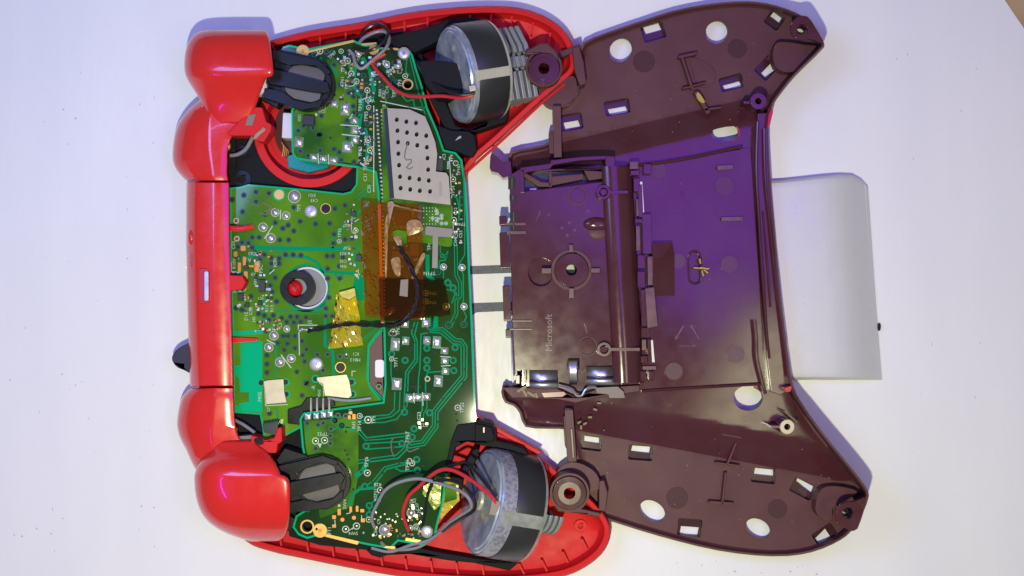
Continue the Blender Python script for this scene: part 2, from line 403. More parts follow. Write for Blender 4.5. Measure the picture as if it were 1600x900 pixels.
# stiffening ribs on the inner wall
def rib_at(x, y, ax, ay, ln=20, wd=3.0, z=37):
    dx, dy = ax-x, ay-y; L = hypot(dx, dy); dx /= L; dy /= L
    x1, y1 = x+dx*ln, y+dy*ln; nx, ny = -dy*wd/2, dx*wd/2
    P('rib', 'redin', front, [(x+nx, y+ny), (x-nx, y-ny), (x1-nx, y1-ny), (x1+nx, y1+ny)], z, 21, .5)
for x, y in ((455, 64), (500, 57), (540, 48), (585, 40), (632, 31), (668, 24), (735, 20), (768, 20), (800, 24), (833, 34), (860, 50)): rib_at(x, y, x-8 if x > 700 else x, y+60)
for x, y in ((440, 856), (482, 864), (522, 873), (560, 880), (598, 887), (636, 892), (676, 896), (716, 899), (756, 899), (820, 899), (855, 893), (888, 880), (918, 860)): rib_at(x, y, x-10 if x < 760 else x-30, y-60)
P('rib', 'redin', front, [(735, 652), (744, 650), (846, 706), (842, 711)], 50, 20, 1)
m = MB(); m.tube([(728, 270, 48), (790, 214, 48), (845, 162, 48), (882, 131, 46)], 2.2, smooth=3); m.build('rim_bead', 'redin', front, smooth=True)
MB().disc(907, 822, 10, 26, 19, hole=4).build('screw_post', 'redin', front, bevel=1)
MB().disc(851, 106, 13, 44, 20, hole=6).build('screw_post', 'redin', front, bevel=1)
MB().disc(888, 768, 13, 44, 20, hole=6).build('screw_post', 'redin', front, bevel=1)

# black inner frame under the boards
fr = [(357, 218), (380, 170), (424, 150), (428, 90), (470, 78), (560, 58), (628, 48), (640, 62), (650, 92), (662, 130), (672, 200), (712, 236), (716, 300), (716, 650), (706, 668), (690, 720), (682, 790),
      (668, 846), (600, 862), (500, 852), (452, 838), (446, 800), (440, 700), (364, 690), (360, 640)]
fr_hole = ell(484, 205, 80, 84, 30)
P('inner_frame', 'cradle', front, fr, 44, 30, 1.5, holes=[fr_hole])
for x, y, r in ((378, 280, 14), (378, 236, 9)):
    MB().disc(x, y, r, 46, 43, hole=r*.45).build('frame_boss', 'black', front, bevel=.7)
B('frame_strut', 'black', front, 357, 205, 368, 262, 50, 40)
# stick well ring
MB().disc(484, 205, 88, 50, 22, hole=75, n=48).build('stick_well', 'redm', front, bevel=1.5)
MB().disc(486, 203, 66, 27, 20, hole=58, n=40).build('stick_well', 'redm', front, bevel=1.5)
P('stick_bezel', 'brownpcb', front, ell(484, 205, 58, 58, 30), 26, 20, 1)
P('stick_base', 'teal', front, [(448, 244), (460, 240), (515, 246), (513, 262), (480, 270), (450, 262)], 46, 24, 2)
B('stick_module', 'whitep', front, 441, 176, 458, 216, 54, 24, 1.5, rot=3)
for i in range(4):
    m = MB(); m.tube([(440+i*2, 222+i*3, 44), (443+i*2.4, 230+i*2, 42), (441+i*3, 244, 38)], .7, n=5); m.build('spring_wire', 'copper', front, smooth=True)
B('bracket_plate', 'blackm', front, 436, 90, 470, 150, 50, 40)

# dark tab that sticks out under the centre bar
P('stick_edge', mat('navy_black_rubber', (.012, .014, .035), .5), front, closed_spline([(268, 560), (274, 548), (286, 540), (304, 536), (304, 582), (286, 578), (274, 572)], 3), 40, 24, 3)

# ---- bumper bar, bumpers and triggers: lofted skins
def skin(name, stations, parent, mats='red', sub=2, zb=30, cap=True):
    # stations: (y, [(x,z), ...])
    rows = [[(x, y if not isinstance(y, tuple) else y[0], z) for x, z in pr] for y, pr in stations]
    mb = MB(); mb.grid(rows)
    return mb.build(name, mats, parent, smooth='fix', angle=200 if sub else 24, sub=sub, solid=3)
def prof(xl, xr, zp, zl=30, k=.42, zr=None, hard=True):
    wdt = xr-xl; zr = zp if zr is None else zr
    return [(xl+1, zl), (xl, zl+(zp-zl)*.45), (xl+wdt*.05, zl+(zp-zl)*.72), (xl+wdt*.16, zl+(zp-zl)*.90), (xl+wdt*k, zp), (xl+wdt*.75, (zp*2+zr)/3), (xr-1.5, zr), (xr-.6, zr-.6), (xr, zr-4), (xr+.5, zr-26)]
bar = []
for y, xl, xr in ((284, 292, 357.5), (286, 291, 358), (330, 290.5, 358.5), (380, 290.5, 359), (440, 291.5, 360.5), (500, 293, 362), (560, 295, 363.5), (602, 296.5, 364.5), (604, 297.5, 365)):
    e = 3 if y in (284, 604) else 0
    bar.append((y, [(xl, 36), (xl+1, 54), (xl+4, 63), (xl+9, 71), (xl+14, 77.5), (xl+17, 80-e), (xl+19, 80.8-e), (xl+30, 83-e), (xl+41, 85-e), (xl+44, 85.3-e), (xl+55, 83.5-e), (xr-3, 81-e), (xr-1, 80-e), (xr, 78-e), (xr, 40)]))
skin('bumper_bar', bar, front, sub=0)
MB().dome(298.5, 371, 6.5, 15, 62, 12).build('pairing_button', 'red', front, smooth=True)
mg = MB()
for y in (399, 406, 413): mg.ribbon([(297, y-3), (299, y), (299.5, y+2), (298, y+4)], 1.5, 71)
mg.build('status_mark', 'redcut', front)
P('usb_recess', 'redcut', front, rrect(311, 420, 327, 474, 4), 86.0, 80, .6)
P('usb_port', 'steel', front, rrect(319.5, 424, 325.5, 470, 2.7), 88.5, 82, .8)
m = MB(); m.tube([(359, 357, 72), (378, 357, 64), (396, 354, 61)], 4.2, n=10); m.build('latch_finger', 'red', front, smooth=True)
P('latch_finger', 'red', front, [(363, 527), (402, 529), (402, 533), (363, 536)], 66, 50, 1)
P('latch_tab', 'redm', front, [(356, 430), (378, 431), (381, 436), (384, 440), (378, 452), (362, 454), (356, 454)], 80, 50, 1.5)

def bumper(keys):
    K = closed_spline(keys+keys[::-1], 1)
    P_ = [Vector(k[:3]) for k in keys]; Z_ = [Vector((k[3], k[4], 0)) for k in keys]
    A_ = spline3(P_, 4); B_ = spline3(Z_, 4); st_ = []
    for a, b in zip(A_, B_):
        y, xl, xr, z, xm = a.x, a.y, a.z, b.x, b.y
        st_.append((y, [(xl, 34), (xl+1, 46), (xl+4, 54), (xl+9, 62), (xl+15, 68), (xl+20, z-10), ((xl+20+xm)/2, z-4.5), (xm-3, z-.8), (xm, z), (xm+3, z-.3), ((xm+xr)/2, z-1.5), (xr-3, z-3.5), (xr-1, z-4.5), (xr, z-6), (xr, 40)]))
    skin('bumper', st_, front, sub=0)
bumper([(150, 322, 400, 74, 352), (162, 304, 401, 77, 340), (178, 288, 398, 80, 330), (196, 277, 380, 82, 327), (215, 272, 362, 83, 327), (235, 269.5, 356, 83, 328), (252, 270, 355.5, 83, 330), (266, 276, 355, 83, 332), (276, 284, 355.5, 83, 333), (282, 290, 357, 82, 334)])
bumper([(606.5, 297, 364.5, 82, 338), (613, 290, 364.5, 82, 336), (624, 283, 365, 83, 335), (645, 278, 366, 83, 333), (665, 276.5, 368, 83, 331), (684, 281, 374, 82, 330), (702, 290, 392, 80, 334), (722, 299, 398, 78, 344), (738, 308, 400, 74, 352)])
# triggers
def trig(stations):
    rows = []
    for y, xl, xr, z, zl in stations:
        wd = xr-xl
        rows.append((y, [(xl+2, zl), (xl, zl+(z-zl)*.35), (xl+wd*.04, zl+(z-zl)*.62), (xl+wd*.14, zl+(z-zl)*.86), (xl+wd*.34, z-1), (xl+wd*.6, z), (xl+wd*.82, z), (xr-2, z-.4), (xr, z-1.6), (xr+.4, z-6), (xr+.6, z-38)]))
    return rows
skin('trigger', trig([(50, 334, 408, 66, 50), (49, 322, 412, 84, 58), (53, 308, 416, 98, 62), (64, 297, 419, 110, 62), (82, 291, 421, 117, 62), (102, 289.5, 423.5, 121, 62), (111, 290.5, 424.5, 122, 62), (117, 292, 425, 119.5, 62), (118.5, 292.5, 413, 118.5, 62), (128, 297, 410, 110, 60), (144, 308, 404, 97, 58), (160, 318, 398, 88, 56), (178, 324, 394, 82, 54), (192, 327, 380, 79, 54)]), front, sub=2)
skin('trigger', trig([(690, 336, 395, 80, 54), (706, 330, 412, 90, 56), (718, 318, 424, 104, 60), (730, 309, 430, 115, 62), (742, 306, 435, 120, 62), (745, 305.5, 436, 120.5, 62), (746.5, 305.5, 449, 120.5, 62), (765, 306, 450, 121, 62), (785, 310, 450, 120, 62), (803, 317, 449.5, 115, 62), (818, 331, 448, 106, 60), (830, 352, 446, 92, 58), (838, 374, 442, 80, 54), (843, 392, 434, 66, 50)]), front, sub=2)
# trigger hinge brackets
P('hinge_bracket', 'redm', front, [(388, 166), (410, 168), (416, 190), (424, 194), (424, 204), (412, 222), (398, 219), (394, 212), (358, 212), (354, 208), (384, 178)], 84, 52, 2)
P('hinge_slot', 'beiged', front, [(388, 180), (400, 178), (394, 196), (383, 196)], 85, 82, .5)
P('hinge_pin', 'beige', front, [(398, 210), (412, 197), (416, 202), (400, 217), (395, 218)], 87, 82, 1)
m = MB(); m.tube([(360, 243, 58), (372, 241, 60), (384, 233, 64), (392, 220, 70), (396, 212, 74)], 3.0); m.build('torsion_spring', 'wgrey', front, smooth=True)
MB().dome(357, 228, 4, 7, 60, 6).build('spring_end', 'gold', front, smooth=True)
P('hinge_bracket', 'redm', front, [(392, 680), (400, 682), (414, 688), (428, 684), (434, 668), (440, 668), (441, 690), (434, 694), (432, 708), (412, 708), (400, 700), (392, 690)], 84, 52, 2)
P('hinge_pin', 'black', front, ell(404, 690, 8, 5, 14, 20), 87, 80, 1)
P('hinge_plate', 'blackm', front, [(410, 662), (434, 658), (434, 676), (430, 680), (412, 676)], 78, 52, 1)
P('hinge_plate', 'beiged', front, [(370, 682), (394, 680), (400, 692), (412, 706), (378, 718), (374, 716)], 72, 52, 1)
m = MB(); m.tube([(366, 656, 58), (378, 662, 60), (390, 670, 62), (398, 676, 64)], 2.6); m.build('torsion_spring', 'wgrey', front, smooth=True)
MB().dome(368, 672, 4, 6, 58, 6).build('spring_end', 'gold', front, smooth=True)
P('battery_side_foam', 'whitep', front, [(404, 146), (416, 118), (417, 140), (404, 150)], 92, 70, 1)

# trigger rollers
def roller(cx, cy, rot, flip):
    root_pts = []
    a = radians(rot)
    def T(x, y): return (cx+x*cos(a)-y*sin(a), cy+x*sin(a)+y*cos(a))
    body = [T(-72, -36), (T(-10, -43)), T(12, -40), T(28, -30), T(39, -12), T(41, 8), T(34, 26), T(18, 38), T(-8, 43), T(-40, 30), T(-72, 30)]
    P('trigger_roller', 'black', front, closed_spline(body, 3), 84, 50, 3, seg=3)
    rim = [T(*p) for p in ell(-4, 0, 40, 37, 30)]; rin = [T(*p) for p in ell(-5, 0, 34, 31, 30)]
    P('roller_rim', 'black', front, rim, 89, 80, 1.2, holes=[rin])
    m = MB()
    rows = []
    for j in range(9):
        u = -1+2*j/8; row = []
        for i in range(9):
            v = -1+2*i/8; x, y = -8+30*u, 27*v
            px, py = T(x, y); row.append((px, py, 84.6+3.2*math.sqrt(max(0, 1-v*v*.8))))
        rows.append(row)
    m.grid(rows); m.build('roller_face', 'greyrub', front, smooth='fix', angle=200)
    def bar2(pts, z, mt='black'): P('roller_rib', mt, front, [T(*p) for p in pts], z, 80, 1.2)
    bar2([(-66, -12), (10, -9), (30, -8), (34, 2), (28, 9), (8, 11), (-66, 13)], 96)
    bar2([(-66, -26), (-34, -22), (-20, -27), (4, -30), (26, -20), (30, -26), (8, -40), (-66, -40)], 93)
    bar2([(-66, 20), (-34, 20), (-16, 29), (8, 29), (28, 18), (24, 32), (-2, 42), (-66, 36)], 93)
roller(482, 131, 12, 1)
roller(505, 753, -13, -1)
P('trigger_arm', 'black', front, [(424, 70), (440, 90), (470, 96), (480, 110), (430, 168), (418, 160), (406, 155), (408, 140), (416, 118), (425, 116)], 80, 50, 2)
P('trigger_arm', 'black', front, [(430, 720), (444, 700), (480, 712), (490, 740), (480, 792), (452, 802), (440, 800), (450, 748), (436, 742)], 80, 50, 2)
P('trigger_arm', 'black', front, [(444, 800), (462, 812), (455, 828), (441, 834)], 60, 40, 1.5)
B('trigger_lug', 'black', front, 486, 97, 510, 104, 92, 70, 1, rot=20)
B('trigger_lug', 'black', front, 498, 782, 520, 790, 90, 70, 1, rot=-22)

# ================================================================== CIRCUIT BOARDS
ZB, ZA = 58.0, 70.0
outB = [(359, 293), (374, 292), (388, 288), (460, 294), (536, 302), (548, 299), (556, 288), (557, 262), (600, 262), (612, 300), (612, 500), (600, 512), (587, 526), (577, 540), (575, 590), (580, 606), (597, 626), (600, 640), (560, 650),
        (486, 660), (430, 690), (412, 690), (410, 668), (406, 648), (366, 645), (364, 530), (361, 455), (381, 454), (382, 436), (378, 430), (360, 430)]
hB = ell(478, 450, 34, 34, 36)
def board_surface(mb, outline, z, pourmat, edge=3.2, holes=(), zb=None):
    mb.prism(outline, z, z-9, holes, mi=0, zw=1, bottom=True)
    ho = [inset(h, -2.5) for h in holes]
    mb.prism(inset(outline, edge), z+.35, z, ho, mi=2, walls=False)
mb = MB(); board_surface(mb, outB, ZB, 2, 2.5, [hB])
zt = ZB+.7
# bare and olive antenna zone
mb.prism([(367, 535), (410, 533), (410, 644), (367, 641)], zt, zt, mi=0, walls=False)
mb.prism([(366, 518), (410, 515), (410, 522), (366, 524)], zt, zt, mi=0, walls=False)
for q in ([(366, 536), (376, 536), (376, 571), (366, 572)], [(367, 584), (374, 592), (375, 613), (389, 613), (389, 628), (375, 630), (372, 635), (367, 634)]): mb.prism(q, zt+.3, zt, mi=2, walls=False)
boardB = mb.build('centre_circuit_board', ['mask', 'fr4', 'pourB'], front)

armlug = [(456, 825), (457, 810), (466, 796), (484, 790)]
outA = [(437, 84), (442, 73), (452, 70), (480, 76), (552, 62), (560, 66), (572, 70), (588, 68), (592, 74), (622, 76), (640, 78), (645, 86), (650, 104), (660, 135), (668, 168), (684, 205), (694, 234), (712, 238), (722, 250), (728, 290), (731, 340),
        (734, 420), (738, 500), (741, 580), (744, 655), (742, 664), (728, 670), (716, 672), (711, 680), (705, 720), (698, 745), (692, 790), (686, 812), (680, 838), (660, 852), (622, 846), (610, 858), (576, 852), (500, 836), (480, 842), (466, 836), (457, 824),
        (462, 806), (478, 796), (488, 770), (472, 700), (468, 655), (474, 645), (598, 628), (601, 600), (599, 508), (590, 300), (586, 270), (580, 268), (557, 262), (470, 250), (460, 246), (456, 238), (455, 172), (470, 150), (470, 110), (446, 92)]
hA = [ell(480, 823, 8.5, 8.5, 18), ell(637, 132, 6.5, 6.5, 14)]
mb = MB(); board_surface(mb, outA, ZA, 2, 3.0, hA)
z1 = ZA+.7
# upper and lower arms paler olive: gloss lighting put into the colour
mb.prism([(459, 176), (474, 150), (500, 100), (520, 88), (560, 130), (556, 180), (560, 256), (464, 246), (459, 236)], z1-.1, z1, mi=3, walls=False)
mb.prism([(474, 658), (560, 652), (560, 740), (552, 790), (500, 810), (496, 780), (478, 700)], z1-.1, z1, mi=3, walls=False)
boardA = mb.build('main_circuit_board', ['mask', 'fr4', 'pourA', 'pourT'], front)

# copper channels on the boards
def offs(pts, d):
    n = len(pts); out = []
    for i in range(n):
        a = pts[max(i-1, 0)]; b = pts[min(i+1, n-1)]; dx, dy = b[0]-a[0], b[1]-a[1]; L = hypot(dx, dy) or 1
        out.append((pts[i][0]-dy/L*d, pts[i][1]+dx/L*d))
    return out
tr = MB()
bund = [(672, 494), (672, 516), (690, 516), (710, 533), (720, 534), (725, 541), (725, 588), (700, 618), (680, 643), (680, 666), (661, 692), (637, 696)]
for d in (-4.5, 0, 4.5): tr.ribbon(offs(bund, d), 1.9, z1)
bund2 = [(706, 368), (712, 384), (713, 430), (719, 442), (719, 462), (713, 470), (713, 490), (703, 511)]
for d in (-2.2, 2.2): tr.ribbon(offs(bund2, d), 1.5, z1)
for p, w_ in (([(724, 262), (726, 330), (726, 398), (718, 412), (724, 430), (724, 470), (722, 480), (729, 495), (724, 505)], 1.8), ([(718, 300), (719, 334)], 1.6), ([(700, 298), (714, 310), (717, 322), (717, 345)], 2.2),
              ([(648, 503), (643, 520), (648, 532), (648, 562), (634, 581), (632, 616)], 2), ([(653, 503), (648, 522), (652, 534), (652, 564), (638, 583), (637, 612)], 2),
              ([(668, 520), (658, 522), (656, 575), (654, 590), (653, 622)], 2), ([(662, 500), (662, 512)], 6), ([(680, 494), (680, 512)], 9), ([(693, 580), (668, 582), (665, 592), (665, 612)], 2),
              ([(615, 548), (613, 520), (617, 512)], 1.8), ([(611, 560), (611, 585), (614, 605)], 1.8), ([(617, 612), (616, 640), (608, 648), (562, 652)], 1.8), ([(625, 612), (624, 641), (612, 651), (582, 656), (560, 657)], 1.8),
              ([(632, 616), (631, 638)], 1.8), ([(637, 616), (636, 634), (620, 655), (600, 660), (560, 661)], 1.8), ([(659, 628), (660, 640), (656, 648), (656, 660)], 2.2), ([(667, 627), (667, 638), (662, 646), (661, 655)], 1.6),
              ([(540, 668), (560, 669), (573, 684), (642, 676)], 2.2), ([(546, 672), (558, 674), (571, 688), (600, 686), (640, 681)], 1.6), ([(572, 702), (628, 698)], 2), ([(574, 693), (626, 690)], 2),
              ([(560, 724), (622, 716), (634, 704), (642, 690)], 2.2), ([(560, 719), (619, 711), (630, 701), (636, 694)], 1.8), ([(556, 745), (566, 736), (574, 722), (576, 716)], 7), ([(585, 757), (604, 733), (624, 728), (648, 722)], 2.2),
              ([(580, 755), (600, 730), (622, 724), (640, 722)], 1.8), ([(617, 731), (626, 736), (650, 736)], 2), ([(546, 790), (550, 774), (562, 764), (588, 762)], 4.5), ([(560, 762), (575, 757), (582, 752)], 2), ([(577, 806), (577, 790), (587, 780), (592, 768)], 2.2),
              ([(584, 262), (560, 262)], 2), ([(700, 392), (696, 402), (689, 402), (688, 396)], 2), ([(688, 385), (688, 396), (698, 400), (695, 407), (687, 407), (686, 420)], 2), ([(705, 442), (700, 436), (694, 440), (692, 446)], 2), ([(706, 444), (711, 460), (706, 474)], 2),
              ([(693, 422), (693, 436)], 1.6), ([(668, 398), (668, 430), (678, 438)], 6), ([(697, 452), (712, 456), (716, 466)], 1.8),
              ([(478, 690), (482, 682), (484, 664)], 1.8), ([(500, 690), (498, 668)], 1.8), ([(512, 648), (530, 652), (546, 652), (552, 660)], 2), ([(520, 672), (528, 668), (548, 667)], 2.2),
              ([(636, 60+30), (634, 112), (640, 118)], 1.6), ([(628, 150), (636, 158), (646, 156), (648, 168), (664, 168)], 2), ([(592, 150), (602, 152), (604, 162)], 2), ([(640, 78+10), (655, 150), (668, 190)], 1.6),
              ([(500, 90), (506, 100), (520, 108), (528, 120)], 4), ([(536, 86), (544, 96), (548, 112)], 3), ([(556, 96), (552, 120), (556, 140), (566, 150), (564, 175), (560, 200)], 7), ([(566, 90), (578, 110), (584, 140), (580, 160)], 6), ([(570, 200), (576, 225), (572, 258)], 6),
              ([(600, 100), (612, 118), (610, 138), (620, 146)], 3), ([(480, 800), (494, 790), (512, 786)], 2)):
    tr.ribbon(p, w_, z1)
rg = [(632, 644), (671, 645), (647, 670), (644, 683), (628, 693), (572, 697), (651, 718), (652, 735), (570, 760), (577, 790), (577, 804), (633, 563), (612, 553), (708, 563), (709, 579), (667, 563), (667, 575), (667, 544), (711, 543), (701, 508), (725, 507), (700, 442), (708, 450), (684, 424), (522, 657), (534, 665)]
for x, y in rg: tr.disc(x, y, 5.6, z1+.15, z1, hole=3.1, n=16)
tr.build('copper_trace', 'trace', boardA, kind='stuff')
# centre board channels
tr = MB()
for p, w_ in (([(398, 386), (420, 388), (520, 389), (545, 388)], 7), ([(520, 388), (520, 372), (552, 340), (575, 318)], 3.4), ([(560, 312), (585, 292)], 2), ([(556, 308), (580, 288)], 1.6), ([(440, 400), (480, 402), (495, 410), (506, 424), (556, 428)], 5), ([(430, 486), (495, 486), (510, 472)], 2.5),
              ([(430, 490), (497, 490), (508, 480)], 1.4), ([(508, 476), (508, 540), (520, 548), (522, 600)], 4.5), ([(412, 460), (412, 500)], 3), ([(432, 536), (430, 590), (434, 620)], 2.5), ([(564, 512), (576, 512), (586, 500)], 1.6), ([(556, 528), (566, 530), (588, 512)], 1.6), ([(564, 536), (590, 514)], 1.6),
              ([(432, 636), (434, 655), (445, 666)], 2), ([(560, 380), (552, 402), (560, 420)], 3), ([(540, 470), (552, 478), (564, 474)], 2), ([(436, 392), (436, 398)], 3), ([(383, 405), (398, 398), (405, 392)], 4)):
    tr.ribbon(p, w_, zt)
for x, y in ((530, 430), (558, 452)): tr.disc(x, y, 7, zt+.1, zt, hole=3.5, n=16)
tr.prism(ell(478, 450, 37.5, 37.5, 36), zt, zt, [ell(478, 450, 34, 34, 36)], walls=False)
tr.prism(ell(562, 450, 11, 22, 20), zt, zt, walls=False)
tr.build('copper_trace', 'trace', boardB, kind='stuff')

# vias
vB = [(363, 312), (381, 305), (400, 300), (420, 302), (400, 315), (379, 331), (414, 336), (459, 324), (430, 348), (442, 357), (459, 361), (469, 346), (493, 350), (515, 349), (523, 326), (539, 321), (522, 366), (521, 380), (437, 375), (451, 375), (394, 371),
      (405, 371), (378, 379), (388, 380), (372, 386), (394, 387), (413, 398), (403, 398), (446, 398), (458, 398), (470, 399), (511, 400), (520, 400), (536, 402), (424, 403), (436, 404), (406, 406), (373, 403), (539, 374), (392, 463), (369, 481), (378, 484), (404, 490),
      (413, 493), (427, 493), (420, 500), (432, 471), (440, 497), (454, 495), (464, 495), (478, 496), (448, 503), (459, 504), (470, 503), (442, 525), (450, 525), (461, 525), (434, 536), (449, 537), (461, 544), (472, 533), (444, 547), (479, 546), (473, 555), (476, 565),
      (496, 554), (512, 554), (505, 579), (417, 555), (417, 569), (417, 582), (464, 581), (416, 517), (509, 482), (509, 494), (517, 534), (531, 557), (541, 556), (425, 456), (514, 465), (519, 494), (528, 497), (422, 446), (430, 434), (424, 424), (512, 420), (531, 435), (512, 435),
      (424, 412), (436, 412), (382, 361-6), (450, 352), (472, 618), (480, 600), (478, 598), (440, 612), (421, 646), (548, 348), (551, 372), (530, 416), (540, 480), (400, 436), (556, 470)]
vA = [(502, 181), (474, 197), (466, 204), (489, 200), (499, 210), (552, 166), (542, 188), (553, 176), (542, 198), (567, 205), (543, 216), (583, 217), (545, 145), (552, 143), (552, 151), (565, 144), (569, 151), (572, 163), (582, 147), (574, 193), (572, 133), (560, 136), (549, 131),
      (469, 236), (481, 243), (500, 235), (499, 211), (522, 233), (530, 238), (553, 253), (533, 250), (491, 85), (510, 81), (519, 82), (522, 101), (550, 121), (480, 661), (497, 664), (505, 661), (523, 657), (534, 665), (528, 649), (540, 650), (517, 670), (516, 681), (516, 693), (493, 701), (532, 133),
      (560, 102), (568, 118), (590, 120), (596, 136), (604, 150), (612, 122), (620, 128), (588, 96), (600, 92), (616, 98), (583, 225), (583, 240), (575, 216), (578, 176), (560, 222), (640, 740-20), (592, 604), (684, 424), (701, 508), (725, 507), (611, 521), (616, 521), (668, 592)]
vz = MB()
for x, y in vB:
    vz.disc(x, y, 4.7, zt+.15, zt, n=12, mi=1); vz.disc(x, y, 2.7, zt+.4, zt, n=10)
vz.build('via_hole', ['hole', 'halo'], boardB, kind='stuff')
vz = MB()
for x, y in vA:
    vz.disc(x, y, 4.5, z1+.15, z1, n=12, mi=1); vz.disc(x, y, 2.6, z1+.4, z1, n=10)
for x, y in rg: vz.disc(x, y, 2.9, z1+.3, z1, n=10)
random.seed(77)
for i in range(150):
    x, y = random.choice([(random.uniform(500, 640), random.uniform(84, 260)), (random.uniform(480, 700), random.uniform(650, 840)), (random.uniform(605, 735), random.uniform(500, 660))])
    if inpoly(x, y, inset(outA, 8)) and not any(hypot(x-a, y-b) < 11 for a, b in vA+rg): vz.disc(x, y, 2.0, z1+.2, z1, n=9)
vz.build('via_hole', ['hole', 'halo'], boardA, kind='stuff')

# screws, holes
def screw(x, y, r, z, par):
    m = MB(); m.dome(x, y, r, r, z+3.5, 3.2, n=22, k=5); m.disc(x, y, r, z+3.6, z, n=22)
    m.dome(x, y, r*.42, r*.42, z+6.9, .4, mi=1, n=6, k=2)
    for a in (20, 80, 140): m.box(x-r*.42, y-.7, x+r*.42, y+.7, z+7.5, z+6, mi=2, rot=a)
    return m.build('screw', ['screw', 'weight', 'steel'], par, smooth=True, angle=40)
screw(486, 330, 10, ZB, boardB); screw(494, 569, 10.5, ZB, boardB); screw(631, 83, 9.5, ZA, boardA); screw(667, 831, 9.5, ZA, boardA)
for x, y, r in ((509, 326, 7.2), (532, 574, 7.2)):
    m = MB(); m.disc(x, y, r+1.2, zt+.3, zt, n=20, mi=0); m.disc(x, y, r, zt+.6, zt, n=20, mi=1); m.build('locating_hole', ['gold', 'black'], boardB)
for x, y in ((369, 345), (370, 373), (531, 608)): m = MB(); m.disc(x, y, 4.4, zt+.2, zt, n=14); m.disc(x, y, 3, zt+.45, zt, n=12, mi=1); m.build('locating_hole', ['silk', 'redcut'], boardB)
m = MB(); m.disc(480, 823, 11, z1+.1, z1, hole=8.5, n=20); m.build('hole_ring', 'gold', boardA)
m = MB(); m.disc(637, 132, 8.6, z1+.1, z1, hole=6.5, n=20); m.build('hole_ring', 'gold', boardA)
m = MB(); m.disc(500, 829, 11, z1+.2, z1, n=22); m.disc(500, 829, 3.2, z1+.5, z1, n=12, mi=1); m.build('ground_pad', ['gold', 'copper'], boardA)
m = MB(); m.disc(473, 80, 10, z1+.2, z1, n=22); m.disc(473, 80, 2.6, z1+.5, z1, n=12, mi=1); m.build('ground_pad', ['gold', 'copper'], boardA)
m = MB(); m.disc(584, 78, 8, z1+.2, z1, n=22); m.disc(584, 78, 2.6, z1+.5, z1, n=12, mi=1); m.build('ground_pad', ['gold', 'copper'], boardA)
m = MB(); m.disc(436, 304, 10, zt+.1, zt, n=22); m.disc(436, 304, 7.5, zt+.4, zt, n=20, mi=1); m.build('ground_pad', ['mask', 'gold'], boardB)
for q in ([(482, 79), (552, 62), (555, 67), (482, 84)], [(564, 68), (588, 66), (590, 70), (566, 73)], [(596, 74), (622, 75), (622, 80), (598, 79)], [(506, 838), (510, 834), (587, 852), (585, 858)], [(601, 853), (618, 854), (616, 860), (598, 857)], [(634, 840), (658, 844), (656, 851), (632, 847)]):
    q = [q[0], q[1], ((q[1][0]+2*q[2][0])/3, (q[1][1]+2*q[2][1])/3), ((q[0][0]+2*q[3][0])/3, (q[0][1]+2*q[3][1])/3)]; P('edge_plating', 'gold', boardA, q, ZA+1.5, ZA-8, .4)

# solder pads
def pad(x, y, wx, wy, par, z, h=3.2, rot=0):
    m = MB(); m.prism(rrect(x-wx/2-.5, y-wy/2-.5, x+wx/2+.5, y+wy/2+.5, .9, 2, rot), z+.2, z, mi=1)
    n = 6; rows = []
    a = radians(rot)
    for j in range(n+1):
        row = []
        for i in range(n+1):
            u, v = -1+2*i/n, -1+2*j/n
            hh = h*(1-u**4)*(1-v**4)*(.75+.5*random.random()) if abs(u) < 1 and abs(v) < 1 else 0
            xx, yy = u*wx/2, v*wy/2
            row.append((x+xx*cos(a)-yy*sin(a), y+xx*sin(a)+yy*cos(a), z+.3+hh))
        rows.append(row)
    m.grid(rows); return m.build('solder_pad', ['solder', 'mask'], par, smooth=True, angle=200)
for q in ((617.5, 538, 13, 19), (634, 532.5, 10, 12), (667, 532, 10, 12), (682.6, 535, 12, 18), (694.5, 548, 11, 10), (695, 564, 11, 9), (696, 580, 11, 10), (685, 595.5, 13, 17), (620, 600, 14, 18), (632.6, 506, 11, 11), (665.6, 504, 11, 13), (640, 622, 12, 12), (653, 621, 11, 11), (666.6, 620, 11, 11),
          (521.7, 161, 12, 12), (539.6, 170, 13, 19), (554, 188, 11, 10), (554, 204, 11, 10), (555, 219, 11, 10), (542.5, 230, 14, 15), (467, 222, 13, 15), (490.5, 246, 11, 10), (505.6, 248, 11, 10), (521.7, 250, 11, 10)):
    pad(*q, boardA, z1, rot=4)
for q in ((481, 651, 9, 9), (494, 650, 8, 9), (505.5, 648, 8, 9), (516, 647, 8, 9)): pad(*q, boardA, z1, 1.2)
def ball(x, y, r, par, z, h=None, ring=True):
    m = MB(); m.dome(x, y, r, r, z, h or r*.7, n=18, k=5)
    if ring: m.disc(x, y, r+.7, z+.3, z, n=18, mi=1)
    return m.build('solder_joint', ['solder', 'silk'], par, smooth=True, angle=200)
for x, y, r in ((430, 332, 6), (447, 337, 6), (411, 355, 6.5), (423, 372, 7), (428, 524.5, 6.5), (420, 543, 6.5), (437.5, 566, 7), (455, 560, 6.2), (460, 307, 9.5), (448, 514, 4.5)): ball(x, y, r, boardB, zt)
for x, y, r in ((693, 417, 4.6), (722, 418, 4.8), (725, 479, 4.8), (697, 479, 5), (560, 83, 5), (601, 828, 8), (642, 817-15, 6), (622, 102, 5), (604, 100, 4.5), (641, 825, 4)): ball(x, y, r, boardA, z1)
m = MB(); random.seed(3)
for i in range(9): m.dome(468+i*4.2+random.random()*2, 516-i*.5+random.random()*3-1, 3.2+random.random()*2, 2.4+random.random(), zt, 4+random.random()*3, n=8, k=3)
m.build('solder_joint', 'solder', boardB, smooth=True, angle=200)
